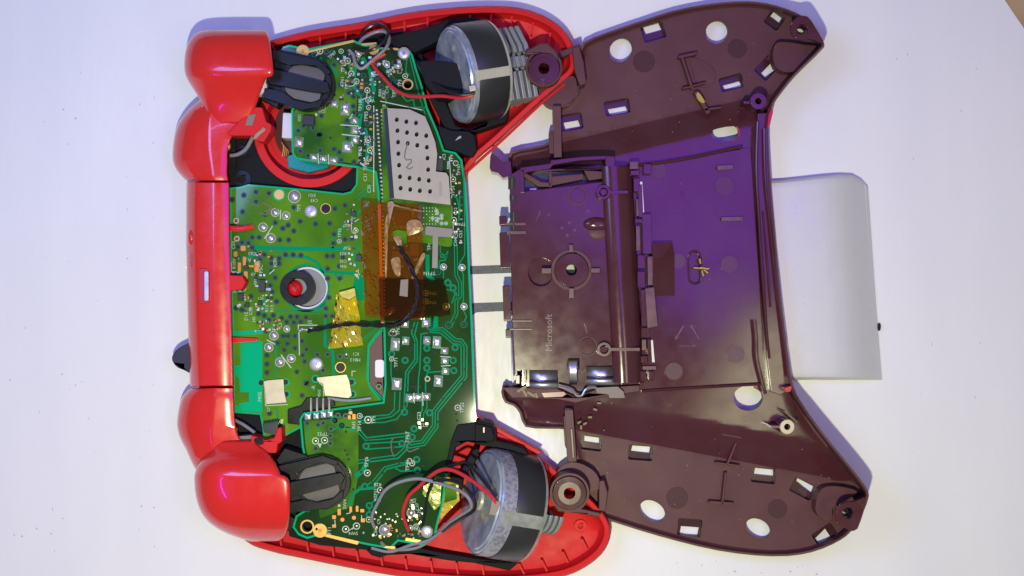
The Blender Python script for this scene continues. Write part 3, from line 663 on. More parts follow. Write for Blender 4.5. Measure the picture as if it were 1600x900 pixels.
# test points
def tpt(m, x, y, r, z):
    m.disc(x, y, r, z+.3, z, hole=r*.74, n=18, mi=0); m.dome(x, y, r*.45, r*.45, z, 1.4, mi=1, n=10, k=3)
tA = MB()
for x, y, r in ((574, 739, 5.4), (575, 656, 6), (562, 650, 4.6), (493, 689, 5.6), (507, 688, 5.6), (644, 724, 4.6), (715, 637, 4.8), (594, 766, 5), (540, 827, 5.6), (557, 822, 5.6), (576, 812, 4.6), (612, 561, 3.8), (500, 80, 5), (549, 115, 4.8), (557, 127, 4.6), (574, 141, 4.6), (575, 156, 4.2), (576, 168, 4), (543, 95, 5),
                (575, 219, 4.6), (578, 235, 4.6), (577, 248, 4.4), (633, 119, 4.4), (712, 255, 4.4), (708, 280, 4.6), (709, 344, 5), (650, 826-4, 4), (614, 518, 4.4), (665, 458, 4.6), (665, 471, 4.6), (604, 489, 4.4), (613, 484, 4.2), (533, 80, 4)): tpt(tA, x, y, r, z1)
tA.build('test_point', ['silk', 'tp'], boardA, kind='stuff')
tB = MB()
for x, y, r in ((530, 377, 3.6), (556, 360, 4), (486, 700-20, 3)): tpt(tB, x, y, r, zt)
tB.build('test_point', ['silk', 'tp'], boardB, kind='stuff')
# silkscreen print
sa = MB()
for s_, x, y, sz, rot in (('TP32', 504, 678, 9, 180), ('TP5', 584, 656, 9, 90), ('R45', 553, 664, 8.5, 90), ('TP14', 562, 666, 9, 90), ('D1', 547, 643, 8, 90), ('TP26', 573, 722, 9, 90), ('C23', 655, 650, 9, 90), ('C22', 663, 664, 8.5, 180), ('TP67', 637, 683, 9.5, 90), ('TP41', 637, 727, 9.5, 90),
        ('TP22', 722, 637, 9, 90), ('R28', 590, 757, 8.5, 180), ('TP31', 587, 771, 8, 90), ('R26', 590, 781, 8, 180), ('SW4', 539, 788, 9, 90), ('SW4', 552, 833, 8.5, 180), ('FT1', 515, 829, 9, 90), ('TP62', 622, 516, 8.5, 90), ('TP71', 619, 566, 8.5, 90), ('TP6', 671, 385, 9, 90), ('TP1N', 671, 427, 9, 180), ('TP43', 675, 458, 8, 180),
        ('TP42', 675, 472, 8, 180), ('TP60', 662, 486, 8, 90), ('TP105', 536, 103, 9, 90), ('TP20', 556, 103, 8, -20), ('TP61', 535, 127, 8.5, 90), ('TP80', 542, 132, 8.5, 90), ('TP102', 563, 164, 9, 90), ('TP85', 572, 182, 9, 90), ('TP83', 563, 237, 9, 90), ('TP82', 572, 220, 8, 90), ('TP84', 571, 258, 9, 90), ('C31', 571, 277, 8.5, 90), ('C30', 577, 295, 8.5, 90),
        ('TP2', 616, 146, 9, 90), ('TP3', 625, 130, 8.5, 90), ('D5', 612, 110, 8, 180), ('C5', 624, 112, 8, 180), ('R84', 594, 145, 8, 90), ('C82', 600, 147, 8, 90), ('C10', 605, 140, 8, 90), ('TP9', 706, 247, 8, 90), ('TP107', 717, 265, 8, 90), ('TP54', 708, 298, 8.5, 90), ('IC5', 694, 245, 8, 90), ('C12', 712, 330, 8, 90),
        ('C52', 713, 366, 8, 90), ('C53', 720, 366, 8, 90), ('TP46', 720, 350, 8, 180), ('C104', 712, 378, 7, 90), ('EG6', 643, 800-14, 8.5, 90), ('TP36', 650, 826, 7.5, 180), ('R29', 655, 801, 8, 90), ('C37', 652, 792, 8, 90), ('C51', 503, 174, 8, 180), ('X01', 468, 184, 8, 90), ('W1', 580, 157, 8, 180), ('TP87', 519, 86, 8, 40), ('+', 568, 833, 10, 0), ('C56', 587, 832, 8, 90), ('C9', 592, 815, 8, 90), ('TP38', 560, 92, 7, 70), ('R3', 648, 782, 7, 90)):
    text_into(sa, s_, x, y, sz, z1+.5, rot, bold=.012)
for p, w_ in (([(594, 158), (660, 172)], 1.4), ([(584, 165), (584, 300)], 1.4), ([(702, 245), (706, 310)], 1.2), ([(532, 195), (560, 197)], 1.6), ([(534, 210), (562, 213)], 1.6), ([(497, 240), (498, 256)], 1.4), ([(513, 241), (514, 257)], 1.4), ([(551, 178), (546, 186)], 1.4), ([(549, 221), (552, 229)], 1.4),
              ([(688, 557), (704, 558)], 1.3), ([(689, 572), (704, 571)], 1.3), ([(646.5, 614), (647.5, 630)], 1.3), ([(660, 613), (661, 634)], 1.3), ([(550, 827), (520+32, 826)], 1.2), ([(541, 803), (548, 801)], 1.3), ([(523, 812), (524, 821)], 1.2), ([(565, 805), (565, 812)], 1.2), ([(545, 829), (553, 824)], 1.2),
              ([(549, 115), (543, 122)], 1.2), ([(557, 127), (552, 134), (545, 135)], 1.2), ([(574, 141), (573, 152), (566, 156)], 1.2), ([(500, 80), (494, 88)], 1.2), ([(706, 322), (706, 342)], 1.2), ([(708, 346), (708, 372)], 1.2), ([(704, 371), (697, 367)], 1.2)):
    sa.ribbon(p, w_, z1+.5)
sa.disc(530, 790, 2.2, z1+.5, z1, n=10); sa.disc(494, 179, 2.2, z1+.5, z1, n=10)
sa.prism([(496, 693), (503, 693), (500, 700)], z1+.5, z1)
sa.build('silkscreen_print', 'silk', boardA, kind='stuff')
sb = MB()
for s_, x, y, sz, rot in (('TP35', 531, 364, 8, 90), ('TP19', 551, 343, 8, 90), ('R27', 541, 352, 7.5, 180), ('C47', 542, 387, 7.5, 180), ('R53', 536, 396, 7.5, 180), ('C42', 536, 408, 7.5, 180), ('R46', 536, 416, 7.5, 180), ('IC1', 556, 553, 8, 180), ('MB13', 555, 562, 8, 180), ('MH2', 406, 620, 8.5, 90), ('-R', 490, 606, 9, 90),
        ('EG1', 487, 305, 8, 180), ('C43', 491, 313, 8, 180), ('TP3', 467, 325, 8, 90), ('C63', 394, 396, 8.5, 180), ('R9', 405, 411, 8, 90), ('V', 390, 407, 10, 0), ('IC91', 430, 410, 8.5, 90), ('P5C', 408, 420, 9, 90), ('R10V', 366, 412, 8.5, 90), ('C50', 365, 383, 8.5, 90), ('R9', 396, 428, 8, 180), ('D10', 385, 494, 9, 90), ('C53', 392, 486, 8.5, 90),
        ('R12', 417, 482, 8, 90), ('R13', 425, 482, 8, 90), ('R81', 399, 440, 7, 90), ('J2', 484, 503, 9, 90), ('L3', 438, 508, 8, 90), ('17', 424, 514, 8, 180), ('J40', 397, 499, 8, 90), ('IC1', 407, 466, 7, 180), ('MH1', 499, 625-10, 8, 90), ('B1', 382, 462, 7, 90), ('C7', 420, 640, 7, 90)):
    text_into(sb, s_, x, y, sz, zt+.6, rot, bold=.012)
for p, w_ in (([(438.5, 328), (438, 343)], 1.5), ([(426, 353), (413, 373)], 1.5), ([(417, 531), (430, 538)], 1.6), ([(439, 554), (455, 575)], 1.6), ([(467, 518), (468, 555)], 1.5), ([(466, 518), (466, 508), (496, 508)], 1.3), ([(429, 421), (421, 428)], 1.5), ([(556, 580), (550, 580), (550, 588)], 1.2), ([(413, 602), (415, 634), (450, 632)], 1.3),
              ([(561, 342), (549, 350), (549, 362), (556, 366)], 1.2), ([(376, 425), (361, 425), (361, 410)], 1.2), ([(498, 597), (505, 603)], 1.4), ([(505, 603), (506, 620)], 1.2), ([(560, 420), (560, 436)], 1), ([(362, 545), (362, 560)], .9)):
    sb.ribbon(p, w_, zt+.6)
sb.prism([(558, 434), (553, 428), (563, 428)], zt+.6, zt)
sb.build('silkscreen_print', 'silk', boardB, kind='stuff')

# parts on boards
def chip(x0, y0, x1, y1, par, z, h=6, rot=0, pins=0):
    o = B('chip', 'chip', par, x0, y0, x1, y1, z+h, z, .8, rot)
    return o
chip(473, 180, 491, 195, boardA, z1, 7, 3)
chip(404, 437, 414, 456, boardB, zt, 6, 2); chip(371, 458, 380, 470, boardB, zt, 5, 2); chip(383, 473, 389, 480, boardB, zt, 4); chip(403, 470, 409, 477, boardB, zt, 4); chip(381, 415, 388, 420, boardB, zt, 4)
chip(416, 464, 420, 468, boardB, zt, 3); chip(422, 464, 426, 468, boardB, zt, 3); chip(556, 398, 565, 408, boardB, zt, 5); chip(398, 428, 401, 432, boardB, zt, 3); chip(548, 330, 556, 338, boardB, zt, 4)
sm = MB()
for x, y, wx, wy in ((474, 179, 3, 3), (487, 179, 3, 3), (480, 198, 3, 5), (416, 440, 3, 3), (417, 452, 3, 3), (401, 447, 5, 2.5), (375, 455, 4, 3), (366, 456, 4, 4), (372, 478, 4, 5), (383, 468, 3, 3), (392, 470, 3, 3), (391, 483, 3, 3), (400, 475, 3, 3), (404, 482, 3, 3), (410, 482, 3, 3), (413, 475, 3, 3), (416, 471, 3, 2), (424, 471, 3, 2),
                     (416, 461, 3, 2), (424, 461, 3, 2), (364, 426, 5, 4), (372, 426, 4, 3), (407, 430, 4, 3), (413, 430, 3, 3), (421, 452, 4, 4), (411, 514, 4, 4), (421, 515, 3, 3), (433, 514, 3, 4), (428, 508, 3, 3), (550, 398, 3, 3), (554, 414, 3, 4), (545, 396, 3, 3), (546, 405, 3, 3), (555, 357, 4, 3), (556, 370, 5, 5), (553, 320, 3, 3), (548, 412, 3, 3), (541, 570-16, 2, 3)):
    sm.box(x-wx/2, y-wy/2, x+wx/2, y+wy/2, zt+2, zt)
sm.build('tinned_contact', 'solder', boardB, kind='stuff')
sm = MB(); random.seed(8)
for i in range(60):
    x, y = random.choice([(random.uniform(368, 426), random.uniform(384, 500)), (random.uniform(538, 562), random.uniform(320, 425)), (random.uniform(398, 440), random.uniform(500, 518))])
    sm.box(x-1.9, y-1.2, x+1.9, y+1.2, zt+2.4, zt, mi=i % 4, rot=random.choice([0, 90, 5, 85]))
sm.build('small_component', ['chip', 'beiged', 'copper', 'solder'], boardB, kind='stuff')
sm = MB(); random.seed(11)
for x, y, wx, wy in ((578, 90, 5, 4), (584, 96, 4, 5), (592, 100, 5, 4), (600, 96, 4, 4), (607, 104, 4, 4), (588, 110, 5, 6), (583, 116, 6, 8), (596, 118, 4, 4), (606, 112, 5, 4), (614, 106, 4, 4), (624, 96, 4, 4), (572, 104, 4, 5), (566, 98, 4, 4), (600, 165, 5, 3), (560, 78, 5, 4), (568, 82, 4, 4), (538, 90, 4, 5), (528, 92, 3, 3), (660, 656, 3, 3), (655, 661, 4, 4), (656, 668, 3, 4), (667, 662, 3, 3),
                     (645, 792, 4, 8), (650, 806, 4, 5), (640, 808, 4, 4), (588, 824, 4, 4), (583, 836, 3, 4), (594, 838, 4, 4), (610, 835, 3, 3), (688, 246, 3, 3), (694, 272, 3, 3), (700, 258, 2.5, 12), (716, 358, 3, 3), (712, 350, 3, 4), (560, 116, 4, 4), (566, 125, 3, 3), (586, 132, 3, 3), (580, 124, 3, 4), (593, 128, 3, 3), (606, 128, 3, 3)):
    sm.box(x-wx/2, y-wy/2, x+wx/2, y+wy/2, z1+2.2, z1, rot=random.uniform(-8, 8))
random.seed(21)
for i in range(120):
    x, y = random.choice([(random.uniform(530, 632), random.uniform(84, 158)), (random.uniform(560, 584), random.uniform(160, 300)), (random.uniform(700, 722), random.uniform(250, 380)), (random.uniform(582, 660), random.uniform(790, 842))])
    if inpoly(x, y, inset(outA, 6)): sm.box(x-1.3, y-1.1, x+1.3, y+1.1, z1+1.8, z1, rot=random.uniform(0, 90))
sm.build('tinned_contact', 'solder', boardA, kind='stuff')
sm = MB()
for i in range(70):
    x, y = random.choice([(random.uniform(535, 630), random.uniform(86, 156)), (random.uniform(560, 584), random.uniform(165, 300)), (random.uniform(705, 722), random.uniform(250, 380)), (random.uniform(585, 658), random.uniform(790, 840))])
    if inpoly(x, y, inset(outA, 6)): sm.box(x-2.2, y-1.4, x+2.2, y+1.4, z1+2.6, z1, mi=i % 3, rot=random.choice([0, 90, 6, 84]))
sm.build('small_component', ['chip', 'beiged', 'copper'], boardA, kind='stuff')
sm = MB()
for q in ((380, 388, 8, 8), (368, 397, 6, 8), (382, 408, 5, 14), (384, 430, 6, 12), (401, 417, 7, 16), (374, 417, 5, 14), (392, 416, 14, 3), (383, 446, 4, 16), (388, 421-36, 3, 3)): sm.prism(rrect(q[0]-q[2]/2, q[1]-q[3]/2, q[0]+q[2]/2, q[1]+q[3]/2, 1.5, 2), zt+.5, zt)
sm.build('copper_pad', 'copper', boardB, kind='stuff')
sm = MB()
for q in ((530, 800, 5, 10), (522, 808, 6, 6), (522, 822, 6, 5), (548, 796, 4, 9), (558, 795, 4, 9), (566, 798, 6, 5), (567, 813, 6, 6), (548, 643+2, 5, 5), (553, 651, 5, 8), (546, 652, 4, 6), (565, 131, 5, 4), (565, 137, 5, 4), (598, 172, 6, 4), (616, 112, 4, 4)): sm.prism(rrect(q[0]-q[2]/2, q[1]-q[3]/2, q[0]+q[2]/2, q[1]+q[3]/2, .8, 2), z1+.4, z1)
for x, y in ((535, 812), (553, 809)): sm.disc(x, y, 3.2, z1+.4, z1, n=12)
sm.build('copper_pad', 'copper', boardA, kind='stuff')
# tinned bracket tabs
P('mounting_tab', 'tin2', boardB, [(411, 596), (418, 594), (443, 592), (444, 612), (448, 629), (415, 632), (413, 610)], zt+5, zt, 1)
P('mounting_tab', 'tin2', boardB, [(494, 590), (512, 588), (542, 585), (546, 596), (550, 618), (545, 622), (507, 618), (504, 600), (495, 595)], zt+5, zt, 1)
for x, y in ((408, 598), (446, 597), (447, 616), (493, 592), (549, 597), (550, 616)):
    m = MB(); m.disc(x, y, 6.4, zt+.3, zt, n=16, mi=1); m.disc(x, y, 4.2, zt+.7, zt, n=14); m.build('locating_hole', ['hole', 'mask'], boardB)
# connector between boards
P('pin_connector', 'black', boardB, [(449, 640), (470, 634), (478, 622), (520, 622), (524, 634), (473, 644), (468, 664), (449, 662)], ZB+8, ZB, 1.5)
for i in range(4):
    x = 486+i*9.5; m = MB(); m.tube([(x, 622, ZB+9), (x, 632, ZB+13), (x, 643, ZA+4)], 1.7, n=6); m.build('connector_pin', 'tin2', boardB, smooth=True)
m = MB(); m.tube([(512, 622, ZB+6), (545, 626, ZB+6), (580, 622, ZB+6)], 2.2); m.build('ground_wire', 'weight', boardB, smooth=True)
# dark window in the centre board
P('board_window', 'brownpcb', boardB, [(586, 530), (597, 518), (599, 622), (590, 612), (578, 600), (577, 545)], zt+.5, zt, 0)
P('window_part', 'whitep', boardB, rrect(586, 562, 600, 590, 4), zt+4, zt, 1)
tw = MB(); tw.ribbon([(598, 516), (586, 528), (576, 544), (576, 600), (598, 624)], 1.8, zt+1); tw.build('window_rim', 'mask', boardB)
# guide button tower seen through the round hole
MB().disc(480, 450, 33, ZB-4, 42, hole=30, n=32).build('button_tower', 'whitep', front)
P('tower_floor', 'wgrey', front, ell(480, 450, 32, 32, 30), 46, 40, 0)
MB().disc(464, 450, 27, 63, 46, hole=15, n=32).build('tower_ring', 'black', front, bevel=3)
MB().dome(460, 451, 14, 14, 44, 14, n=20, k=6).build('guide_button', 'red', front, smooth=True, angle=200)
m = MB(); m.tube([(453, 444, 58), (462, 450, 58), (466, 459, 55)], 2.0, mi=0); m.build('button_slot', 'redcut', front, smooth=True)

# ---- radio module with perforated shield
P('radio_module', ['pourT'], boardA, [(597, 166), (606, 166), (706, 312), (706, 384), (700, 386), (664, 380), (598, 376)], ZA+4, ZA, .4)
shield = [(605, 169), (640, 171), (664, 182), (672, 200), (680, 222), (683, 240), (681, 268), (697, 270), (701, 276), (704, 320), (616, 310)]
hs = []
rowsy = [[(620, 187), (635, 190), (650, 192)], [(621, 204), (636, 207), (651, 210), (666, 212)], [(622, 222), (637, 224), (652, 227), (667, 230)], [(622.5, 240), (668, 247)], [(623.5, 258), (669, 265)], [(625, 276), (640, 278), (655, 280), (670, 282)], [(626, 294), (641, 296), (656, 298), (672, 299)]]
for r_ in rowsy:
    for x, y in r_: hs.append(ell(x, y, 3.1, 3.7, 12, 15))
P('radio_shield', 'tin', boardA, shield, ZA+16, ZA+15, 0, holes=hs)
m = MB(); n = len(shield); top = [W(x, y, ZA+16) for x, y in shield]; 
m.add(top+[Vector((v.x, v.y, (ZA+3)*S)) for v in top], [(i, (i+1) % n, n+(i+1) % n, n+i) for i in range(n)]); m.build('shield_wall', 'tin', boardA)
P('shield_floor', 'hole', boardA, inset(shield, 3), ZA+6, ZA+4, 0)
m = MB(); m.ribbon([(637, 223), (633, 238), (632, 246), (635, 250), (642, 249), (643, 253), (637, 259), (635, 262), (640, 264), (645, 261)], 1.9, ZA+16.3); m.build('handwritten_mark', 'greyink', boardA)
m = MB(); m.box(686, 284, 690, 306, ZA+16.5, ZA+16, rot=0); m.build('stamped_mark', mat('faded_stamp', (.27, .25, .22), .6), boardA)
P('shield_edge', 'label', boardA, [(599, 172), (605, 170), (616, 310), (609, 312)], ZA+9, ZA, .8)
pins = MB()
for i in range(26):
    y = 172+i*9.4*.66; x = 588.5+i*.42
    pins.dome(x, y, 3, 2.4, z1, 3, n=8, k=3); pins.dome(x+8-i*.02, y+3, 2.8, 2.2, z1, 3, n=8, k=3)
for i in range(25):
    y = 338+i*6.1; x = 599.5+(i*.1)
    pins.dome(x-1, y, 3, 2.6, z1, 3.5, n=8, k=3)
    if i < 14: pins.dome(x+4, y+2, 2.4, 2.2, z1, 3, n=8, k=3)
pins.build('castellated_pin', 'solder', boardA, smooth=True, angle=200, kind='stuff')
chip(683, 248, 692, 268, boardA, z1, 5, 3)
m = MB(); m.prism([(664, 355), (668, 353), (706, 357), (708, 361), (706, 371), (685, 370), (684, 419), (675, 419), (676, 369), (664, 367)], ZA+7, ZA); m.build('antenna_strip', mat('dull_antenna_metal', (.17, .155, .14), .5, metal=.3), boardA, bevel=.6)
mv = MB()
for i in range(5):
    for j in range(6):
        if random.random() < .8: mv.disc(662+i*4.6, 325+j*5, .9, ZA+4.9, ZA+4, n=6)
for x, y in ((683, 333), (690, 337), (684, 342), (676, 341), (690, 341), (683, 345), (690, 349), (697, 349), (682, 329)): mv.disc(x, y, 3, ZA+5, ZA+4, hole=2.1, n=12); mv.disc(x, y, 1.3, ZA+5.3, ZA+4, n=8)
mv.build('module_via', 'silk', boardA, kind='stuff')
# parts of the module under the tape
mu = MB(); random.seed(5)
for i in range(60):
    x, y = random.uniform(612, 655), random.uniform(322, 430)
    mu.box(x-2, y-1.6, x+2, y+1.6, ZA+6.5, ZA+4, rot=random.choice([0, 90]))
for i in range(34):
    x, y = random.uniform(566, 592), random.uniform(330, 495); mu.box(x-1.8, y-1.4, x+1.8, y+1.4, ZA+1, ZB)
mu.build('small_component', 'glue', boardA, kind='stuff')
chip(618, 330, 642, 352, boardA, ZA+4, 4); chip(612, 392, 640, 404, boardA, ZA+3, 4); chip(640, 380, 655, 400, boardA, ZA+4, 3)

P('board_lip', mat('pink_tan_edge', (.42, .20, .11), .5), boardA, [(590, 318), (595, 318), (600, 505), (595, 505)], ZA+3, ZA, .5)
# ---- adhesive films
def sheet_film(name, pts, z, mt, amp, par, step=6, label=None, zfun=None):
    # rumpled film: grid clipped to the quad pts (4 corners)
    (ax, ay), (bx, by), (cx, cy), (dx, dy) = pts; rows = []; n = 14
    random.seed(int(ax))
    for j in range(n+1):
        v = j/n; row = []
        for i in range(n+1):
            u = i/n
            x = (1-v)*((1-u)*ax+u*bx)+v*((1-u)*dx+u*cx); y = (1-v)*((1-u)*ay+u*by)+v*((1-u)*dy+u*cy)
            e = 1 if 0 < i < n and 0 < j < n else .3
            zz = z+amp*random.uniform(0, 1)*e+(zfun(x, y) if zfun else 0)
            row.append((x+random.uniform(-.8, .8), y+random.uniform(-.8, .8), zz))
        rows.append(row)
    return MB().grid(rows).build(name, mt, par, smooth=(amp < 4), angle=200, label=label)
sheet_film('amber_tape', [(563, 313), (659, 320), (664, 500), (570, 496)], ZA+8, 'amber', 2.2, boardA, label='translucent amber tape over the long row of pins')
sheet_film('amber_tape', [(592, 434), (693, 438), (704, 493), (594, 503)], ZA+12, 'amber2', .8, boardA, label='thin dark amber tape below the antenna strip')
ys = sheet_film('yellow_tape', [(526, 460), (557, 452), (567, 540), (514, 545)], ZB+4, 'yellow', 4.5, boardB, label='crumpled shiny yellow tape under the black wire')
P('tape_flap', mat('yellow_foil', (.52, .46, .09), .28, metal=.2, bump=.5, bscale=300, bdist=.0004), boardB, [(529, 457), (554, 450), (556, 462), (545, 468), (534, 464)], ZB+13, ZB+12, .3)
P('tape_flap', 'yellow', boardB, [(531, 464), (545, 470), (556, 463), (562, 495), (545, 490), (536, 478)], ZB+12, ZB+11.6, .0)
for q in ([(636, 348), (645, 343), (655, 345), (660, 352), (660, 360), (640, 368), (636, 364)], [(616, 369), (626, 368), (628, 376), (626, 390), (622, 385)], [(611, 406), (624, 402), (626, 420), (624, 432), (616, 426)], [(644, 428), (660, 396), (664, 402), (650, 430), (645, 436)], [(606, 316), (616, 318), (606, 348), (605, 420), (602, 430), (601, 350), (608, 330)], [(612, 318), (655, 328), (654, 331), (616, 322)]):
    o2 = closed_spline(q, 3); m = MB(); cxx = sum(p[0] for p in q)/len(q); cyy = sum(p[1] for p in q)/len(q); n_ = len(o2)
    m.add([W(x, y, ZA+11+random.uniform(0, 2.5)) for x, y in o2]+[W(cxx+(x-cxx)*.5, cyy+(y-cyy)*.5, ZA+13+random.uniform(0, 3)) for x, y in o2]+[W(cxx, cyy, ZA+13)],
          [(i, n_+i, n_+(i+1) % n_, (i+1) % n_) for i in range(n_)]+[(n_+i, 2*n_, n_+(i+1) % n_) for i in range(n_)])
    m.build('tape_fold', 'beige', boardA, smooth='fix', angle=60)
P('tape_smear', 'beiged', boardA, [(626, 437), (638, 436), (637, 464), (624, 462)], ZA+14, ZA+13, .4)
P('torn_opening', 'pourT', boardA, [(613, 362), (620, 359), (635, 361), (636, 380), (628, 384), (616, 376)], ZA+12, ZA+11, .2)

# ---- twisted antenna wire
path = [(481, 517, ZB+6), (500, 514, ZB+9), (525, 509, ZB+12), (548, 506.5, ZB+15), (575, 508, ZB+17), (597, 509, ZA+10), (615, 509, ZA+10), (630, 503, ZA+14), (643, 490, ZA+18), (651, 470, ZA+19), (652, 450, ZA+20), (646, 428, ZA+20), (637, 408, ZA+18), (628, 394, ZA+16), (623, 384, ZA+15)]
P3 = spline3([W(*p) for p in path], 8)
for ph in (0, pi):
    q = []
    for i, p in enumerate(P3):
        t_ = (P3[min(i+1, len(P3)-1)]-P3[max(i-1, 0)]).normalized(); a = t_.cross(Vector((0, 0, 1))).normalized(); b = a.cross(t_)
        th = ph+i*.42; q.append(p+(a*cos(th)+b*sin(th))*1.5*S)
    m = MB(); m.tube(q, 1.9, n=8, smooth=0, world=True); m.build('antenna_wire', 'wblack', boardB, smooth=True)
m = MB(); m.tube([(623, 384, ZA+15), (619, 376, ZA+15), (616, 371, ZA+14)], 1.6); m.build('bare_wire_end', 'tin2', boardA, smooth=True)
for pts in ([(615, 683, z1+.9), (611, 690, z1+.9), (612, 705, z1+.9), (616, 714, z1+.9)], [(644, 688, z1+.9), (637, 694, z1+.9), (635, 702, z1+.9), (640, 706, z1+.9), (655, 700, z1+.9)]):
    m = MB(); m.ribbon([(a, b) for a, b, c in pts], 2, z1+.9); m.build('marker_stroke', 'blackink', boardA)
m = MB()
m.ribbon([(386, 311), (392, 318), (404, 322), (414, 316), (422, 309)], 1.0, zt+.8); m.ribbon([(412, 318), (424, 322), (420, 328), (414, 331)], 1.6, zt+.8); m.ribbon([(404, 332), (416, 336), (424, 326), (431, 324), (434, 330)], 1.4, zt+.8)
m.build('marker_stroke', 'glue', boardB)

# cradles holding the motors
def strut(pts, zt_, zb_, mt='cradle', bev=2, name='motor_cradle'): return P(name, mt, front, pts, zt_, zb_, bev)
strut([(628, 52), (664, 44), (700, 30), (742, 26), (760, 34), (766, 46), (740, 50), (700, 56), (672, 70), (650, 82), (640, 80), (590, 68), (590, 60)], 60, 24)
strut([(636, 84), (652, 78), (668, 92), (680, 118), (690, 150), (680, 158), (660, 130), (650, 100)], 34, 22)
strut([(655, 96), (672, 94), (700, 96), (716, 100), (724, 128), (720, 146), (700, 150), (680, 150), (664, 130)], 112, 30)
strut([(668, 148), (690, 144), (712, 196), (732, 202), (788, 176), (790, 160), (796, 166), (795, 180), (790, 190), (740, 206), (712, 210), (698, 206)], 62, 22)
strut([(684, 196), (706, 204), (735, 206), (742, 212), (745, 234), (738, 244), (726, 242), (712, 236), (696, 232), (688, 214)], 72, 24)
strut([(716, 214), (720, 212), (721, 215), (711, 220)], 73, 70, 'weight', 0)
strut([(704, 690), (714, 664), (740, 660), (748, 658), (768, 662), (776, 676), (776, 688), (800, 694), (818, 700), (830, 716), (834, 740), (822, 712), (790, 702), (752, 696), (730, 690), (712, 700), (706, 724), (700, 742), (694, 740)], 74, 22)
strut([(742, 662), (758, 664), (768, 668), (773, 680), (772, 690), (742, 690)], 80, 40)
strut([(755, 668), (757, 668), (757, 676), (755, 676)], 81, 79, 'redcut', 0)
strut([(600, 856), (640, 852), (682, 862), (740, 872), (790, 878), (808, 872), (810, 880), (796, 892), (740, 880), (700, 876), (640, 866), (600, 868)], 46, 22)
strut([(700, 746), (716, 742), (740, 702), (750, 700), (744, 720), (724, 750), (720, 780), (712, 790), (692, 790)], 60, 24)
strut([(586, 856), (606, 860), (604, 868), (594, 872), (580, 868), (572, 860)], 50, 24)
strut([(690, 752), (700, 745), (716, 756), (718, 782), (700, 800), (688, 812)], 66, 30, 'yellow', 0, 'tape_patch')
P('tape_patch', mat('olive_foil', (.16, .19, .02), .25, metal=.2, bump=.6, bscale=260, bdist=.0006), boardA, [(662, 755), (680, 748), (690, 756), (688, 790), (678, 798), (668, 780), (660, 772)], ZA+2, ZA, .3)
P('tape_patch', 'pourT', front, [(696, 758), (712, 756), (714, 780), (694, 786)], 68, 60, 1)

